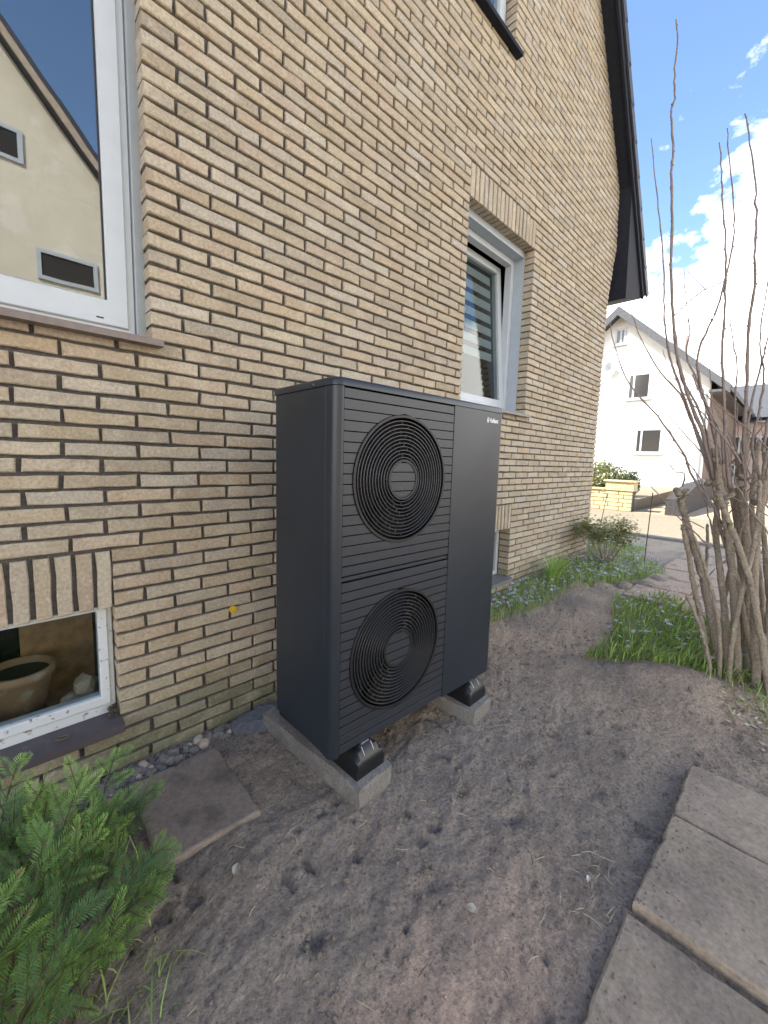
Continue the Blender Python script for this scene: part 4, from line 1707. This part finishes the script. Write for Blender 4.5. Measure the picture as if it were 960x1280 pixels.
def branch(p0, p1, bend, n_side, young):
    q = MB()
    p0, p1 = np.array(p0, float), np.array(p1, float)
    mid = (p0+p1)/2+np.array(bend)
    cur = lambda t: p0*(1-t)**2+2*mid*t*(1-t)+p1*t*t
    S = [cur(t)-YB_ for t in np.linspace(0, 1, 7)]
    q.tube(S, [.004, .0038, .0034, .003, .0024, .0018, .001], 5, col=(.075, .055, .03))
    up = np.array((0, -.25, 1.0))
    L_ = np.linalg.norm(p1-p0)
    for k in range(n_side):
        t = .22+.72*k/max(1, n_side-1)
        c = cur(t)-YB_
        tg = cur(min(1, t+.05))-cur(t-.05)
        tg /= np.linalg.norm(tg)
        s = np.cross(tg, up)
        s /= np.linalg.norm(s)
        sg = 1 if k % 2 else -1
        d = tg*.8+s*sg*random.uniform(.5, .9)+np.array((0, 0, random.uniform(-.1, .2)))
        nrm = np.cross(s, tg)
        nrm /= np.linalg.norm(nrm)
        spray(q, c, d, L_*random.uniform(.30, .48)*(1.15-.5*t), nrm+NR.normal(0, .15, 3), young*random.uniform(.5, 1))
    tg = cur(1)-cur(.9)
    s = np.cross(tg, up)
    nrm = np.cross(s, tg)
    nrm /= np.linalg.norm(nrm)
    spray(q, cur(.80)-YB_, tg, L_*.30, nrm, young)
    q.build('branch', M['leaf'], yew)


# a few shoots placed as in the photograph, then a thicket around them
def at_z(px, py, z):
    d = ray(px, py)
    return CAM+d*(z-CAM[2])/d[2]


for (tip, zt, base, zb, y_) in (((142, 948), .30, (110, 1085), .06, 1.0), ((192, 985), .27, (118, 1080), .05, .9), ((92, 985), .28, (112, 1090), .06, .8),
                                ((22, 955), .30, (-5, 1060), .06, 1.0), ((60, 990), .26, (10, 1090), .05, .9), ((205, 1058), .26, (110, 1170), .08, .8), ((203, 1088), .22, (120, 1190), .07, .9),
                                ((190, 1112), .24, (100, 1210), .06, 1.0), ((150, 1055), .28, (110, 1150), .05, .7), ((120, 1180), .30, (40, 1270), .06, 1.0), ((85, 1205), .32, (20, 1290), .08, .9)):
    branch(at_z(*base, zb), at_z(*tip, zt), (0, 0, .04), 6, y_)
for k in range(58):
    bx_, by_ = random.uniform(-.80, -.36), random.uniform(-1.0, -.34)
    if bx_ > -.42 and by_ > -.45:
        continue
    a = random.gauss(.2, 1.1)
    r = random.uniform(.06, .22)
    h = random.uniform(.14, .36)
    tx_, ty_ = bx_+r*math.cos(a), by_+r*math.sin(a)
    if tx_ > -.20:
        tx_ = -.20-random.uniform(0, .06)
    branch((bx_, by_, gzs(bx_, by_)-.01), (tx_, ty_, gzs(bx_, by_)+h), (0, 0, random.uniform(.02, .07)), random.randint(5, 8), random.choice((.1, .3, .6, .9)))
q = MB()
for i in range(160):
    x, y = random.uniform(-.62, -.18), random.uniform(-1.1, -.12)
    blades(q, x, y, random.uniform(.05, .16), .002, random.uniform(.5, 1.3), random.uniform(0, 6.28), random.choice(GREENS+[(.28, .26, .12)]))
tag(q.build('grass_wisps', M['leaf']), 'thin wisps of grass between the yew shoots', 'grass', kind='stuff')
q = MB()
for (px_, py_, l_) in ((215, 1215, .05), (150, 1272, .07), (168, 1275, .09)):
    p = at_z(px_, py_, 0)
    pts = [(p[0]+l_*t*.8, p[1]+l_*t*.3*math.sin(2*t), gzs(p[0], p[1])+.006+.02*math.sin(3*t)) for t in np.linspace(0, 1, 6)]
    q.tube(pts, [.0018]*5+[.0006], 5, col=(.16, .22, .06))
tag(q.build('onion_grass', M['leaf']), 'few curled pale green grass stalks on the soil beside the yew', 'grass')

# ------------------------------------------------------------------ across the street
FX = 13.75
wl_ = empty('garden_wall', (FX, 3.0, -.05))
q = MB()
q.box(.05, .38, -1.35, 9, 0, .62)
q.build('core', M['mortar'], wl_)
nrow = 5
bm_ = []
for r in range(nrow):
    z0 = r*.128
    y = -1.37+random.uniform(0, .2)
    y = -1.37
    k = 0
    while y < 5.0:
        l_ = random.uniform(.35, .62) if k or r % 2 == 0 else .25
        q = MB()
        q.box(random.uniform(-.008, .012), .06, y+.008, y+l_-.008, z0+.007, z0+.122, .012)
        q.build('sandstone_block', M['sandstone'], wl_)
        y += l_
        k += 1
q = MB()
q.box(-.05, .42, -.55, 9, .645, .70, .01)
q.build('coping', M['sandstone'], wl_)
pl = MB()
pl.box(-.03, .40, -1.40, -.57, .645, .92, .01)
pl.build('pillar', M['sandstone'], wl_)
pl = MB()
pl.box(-.09, .46, -1.46, -.51, .922, .98, .015)
pl.build('pillar_cap', M['sandstone'], wl_)
tag(wl_, 'low yellow sandstone wall with a capped pillar across the street', 'wall')
q = MB()
q.prism([(FX+.1, -.1), (FX+6, -.1), (FX+6, .95), (FX+2.5, .85), (FX+.1, .45)], 'y', .35, .75)
tag(q.build('drive_wall', M['greystonewall']), 'dark sloping stone wall beside the drive across the street', 'wall')
q = MB()
q.prism([(FX+.39, -.2), (60, -.2), (60, .5), (FX+7, .45), (FX+.39, .30)], 'y', 1.66, 60)
tag(q.build('terrace', M['asphalt']), 'raised front garden behind the sandstone wall', 'terrace', kind='structure')


def hedge(name, c, r, label, cols, n=2600):
    h = empty(name, (c[0], c[1], c[2]-r[2]))
    q = MB()
    for k in range(5):
        a = k*1.26
        q.tube([(0, 0, 0), (r[0]*.5*math.cos(a), r[1]*.5*math.sin(a), r[2]*1.1)], [.03, .01], 5)
    q.build('stem', M['bark'], h)
    q = MB()
    for i in range(n):
        u = NR.normal(0, 1, 3)
        u /= np.linalg.norm(u)
        k = random.uniform(.55, 1.03)*(1+.12*math.sin(u[0]*5+u[1]*7)*math.cos(u[2]*6))
        p = u*np.array(r)*k+np.array((0, 0, r[2]))
        a, b = random.uniform(0, 6.28), random.uniform(-1, 1)
        d = np.array((math.cos(a)*math.cos(b), math.sin(a)*math.cos(b), math.sin(b)))*random.uniform(.05, .09)
        s = np.cross(d, u)*.6
        q.add([p-d*.5, p+s, p+d*.5, p-s], [(0, 1, 2, 3)], tuple(np.array(random.choice(cols))*random.uniform(.75, 1.2)))
    q.build('crown', M['leaf'], h)
    tag(h, label, 'bush')


p = at_x(757, 596, FX+.9)
hedge('clipped_bush', (FX+.95, p[1]+.15, .95), (.62, .80, .62), 'rounded yellow green bush behind the sandstone wall', [(.13, .15, .03), (.17, .18, .04), (.10, .12, .03)])
p = at_x(784, 600, FX+1.5)
hedge('dark_bush', (FX+1.7, p[1], .78), (.4, .38, .46), 'smaller dark green bush beside the yellow green one', [(.04, .07, .02), (.06, .09, .025)], 1500)

# white gable house
HX = 22.0
wh = empty('white_house', (HX, 4.95, 0))
tag(wh, 'white rendered gable house with grey roof across the street', 'house')
yr, yl = 1.10-4.95, 8.80-4.95
apz, evz = 8.75, 5.05
q = MB()
q.prism([(yr, -.3), (yl, -.3), (yl, evz+.25), (0, apz), (yr, evz+.25)], 'x', 0, .3)
q.build('wall', M['whitewall'], wh)
q = MB()
q.box(.3, 11, yr+.001, yr+.3, -.3, evz+.2)
q.build('side_wall', M['brownclad'], wh)
q = MB()
q.box(.3, 11, yl-.3, yl-.001, -.3, evz+.2)
q.build('side_wall', M['brownclad'], wh)
sl_ = (apz-evz)/abs(yr)*.93
for sg in (-1, 1):
    q = MB()
    e = 4.62
    q.prism([(0, apz+.05), (sg*e, apz+.05-sl_*e), (sg*e, apz+.05-sl_*e+.22), (0, apz+.34)], 'x', -.55, 11.6)
    r_ = q.build('roof', M['backroof'], wh)
    q = MB()
    q.prism([(0, apz-.10), (sg*(e-.02), apz-.10-sl_*(e-.02)), (sg*(e-.02), apz+.28-sl_*(e-.02)), (0, apz+.28)], 'x', -.60, -.552)
    q.build('barge_board', M['backroof'], r_)
q = MB()
q.box(-.5, 11.4, yr-.60, yr-.002, evz-.40, evz-.30)
q.build('eave_soffit', M['backroof'], wh)
q = MB()
q.tube([(-.06, yr+.12, evz-.4), (-.06, yr+.12, 2.5), (-.06, yr+.12, 0)], .05, 8)
q.build('downpipe', M['greypvc'], wh)
q = MB()
q.box(2.2, 2.9, -2.35, -1.75, 6.4, 8.0)
q.build('chimney', M['pinkwall'], wh)


def far_window(parent, c0_, c1_, X_, rx=True, fm='pvc', z_off=0):
    """pixel corners -> window in a wall facing -x at X_"""
    a, b = at_x(*c0_, X_), at_x(*c1_, X_)
    y0, y1 = sorted((a[1], b[1]))
    z0, z1 = sorted((a[2], b[2]))
    o = np.array(parent.location)
    w_ = empty('window')
    w_.parent = parent
    q = MB()
    ww = .09
    xx = X_-o[0]
    y0, y1, z0, z1 = y0-o[1], y1-o[1], z0-o[2], z1-o[2]
    for bxs in ((y0, y1, z0, z0+ww), (y0, y1, z1-ww, z1), (y0, y0+ww, z0+ww, z1-ww), (y1-ww, y1, z0+ww, z1-ww), (y1-ww-.22, y1-ww-.14, z0+ww, z1-ww)):
        q.box(xx-.03, xx+.02, *bxs)
    q.build('frame', M[fm], w_)
    q = MB()
    q.box(xx-.012, xx+.01, y0+ww, y1-ww, z0+ww, z1-ww)
    q.build('pane', M['darkglass'], w_)
    q = MB()
    q.box(xx-.12, xx+.02, y0-.06, y1+.06, z0-.07, z0-.005)
    q.build('sill', M['greypvc'], w_)


far_window(wh, (786, 468), (812, 498), HX)
far_window(wh, (795, 536), (826, 567), HX)
far_window(wh, (770, 412), (782, 430), HX)
# satellite dish on that wall
p = at_x(764, 463, HX)-np.array(wh.location)
q = MB()
N = 16
v = [(0, 0, 0)]+[(-.08-.06*(r_-1), r_*.13*math.cos(2*math.pi*k/N), r_*.19*math.sin(2*math.pi*k/N)) for r_ in (1, 2) for k in range(N)]
f = [(0, 1+k, 1+(k+1) % N) for k in range(N)]+[(1+k, 1+N+k, 1+N+(k+1) % N, 1+(k+1) % N) for k in range(N)]
q.add([(a+p[0]-.15, b+p[1], c+p[2]) for a, b, c in v], f)
q.tube([(p[0], p[1], p[2]-.05), (p[0]-.16, p[1], p[2])], .03, 5)
q.build('satellite_dish', M['greypvc'], wh)

# further house with a dark roof, right of it
fh = empty('far_house', (33, -3.5, -.2))
tag(fh, 'distant pinkish house with dark roof behind the bare shrub', 'house')
q = MB()
q.box(0, 8, -9, 9.1, 0, 4.6)
q.build('wall', M['pinkwall'], fh)
q = MB()
q.prism([(-.6, 4.45), (4, 7.0), (8.6, 4.45), (4, 7.35)], 'y', -9.5, 9.6)
q.prism([(-.6, 4.75), (4, 7.4), (8.6, 4.75), (4, 7.0)], 'y', -9.5, 9.6)
q.build('roof', M['backroof'], fh)
for (a, b) in (((912, 545), (924, 566)), ((934, 545), (946, 566)), ((912, 580), (926, 604)), ((950, 545), (962, 566))):
    far_window(fh, a, b, 33)

# neighbour's house on the other side of the garden; it shows in the window glass
NY = -8.5
nh = empty('cream_house', (-2.0, NY, 0))
tag(nh, 'cream rendered gable house with dark tiled verge reflected in the window', 'house')
nsl = 1.20
napx, napz = 0.0, 8.50+1.2*2.05
ne = 4.6
q = MB()
q.prism([(-ne, -.3), (ne, -.3), (ne, napz-nsl*ne), (0, napz), (-ne, napz-nsl*ne)], 'y', -.3, 0)
q.box(-ne, -ne+.3, -9, -.3, -.3, napz-nsl*ne)
q.box(ne-.3, ne, -9, -.3, -.3, napz-nsl*ne)
q.build('wall', M['cream'], nh)
for sg in (-1, 1):
    q = MB()
    q.prism([(0, napz+.02), (sg*(ne+.5), napz+.02-nsl*(ne+.5)), (sg*(ne+.65), napz+.15-nsl*(ne+.5)), (0, napz+.30)], 'y', -9.3, .25)
    r_ = q.build('roof', M['rooftile'], nh)
    q = MB()
    q.prism([(0, napz-.02), (sg*(ne+.5), napz-.02-nsl*(ne+.5)), (sg*(ne+.53), napz+.12-nsl*(ne+.5)), (0, napz+.14)], 'y', .252, .285)
    q.build('verge_board', M['vergepaint'], r_)
for (x0, x1, z0, z1) in ((2.36, 3.30, 4.66, 5.22), (1.65, 2.26, 6.60, 7.18), (-2.6, -1.4, 4.6, 5.7), (-3.4, -2.2, 1.2, 2.5), (1.6, 2.8, 1.2, 2.5), (-.9, .1, 6.6, 7.8)):
    w_ = empty('window')
    w_.parent = nh
    q = MB()
    for bxs in ((x0, x1, z0, z0+.07), (x0, x1, z1-.07, z1), (x0, x0+.07, z0+.07, z1-.07), (x1-.07, x1, z0+.07, z1-.07)):
        q.box(bxs[0], bxs[1], -.01, .03, bxs[2], bxs[3])
    q.build('frame', M['pvc'], w_)
    q = MB()
    q.box(x0+.07, x1-.07, -.005, .012, z0+.07, z1-.07)
    q.build('pane', M['darkglass'], w_)

# loose cable hanging from the eave
q = MB()
q.tube(smoothpts([at_x(769, 322, 5.75), at_x(774, 343, 5.78), at_x(782, 360, 5.80), at_x(788, 384, 5.80)], 4), .006, 5)
tag(q.build('cable', M['cable']), 'thin grey cable hanging loose from the dark eave', 'cable')
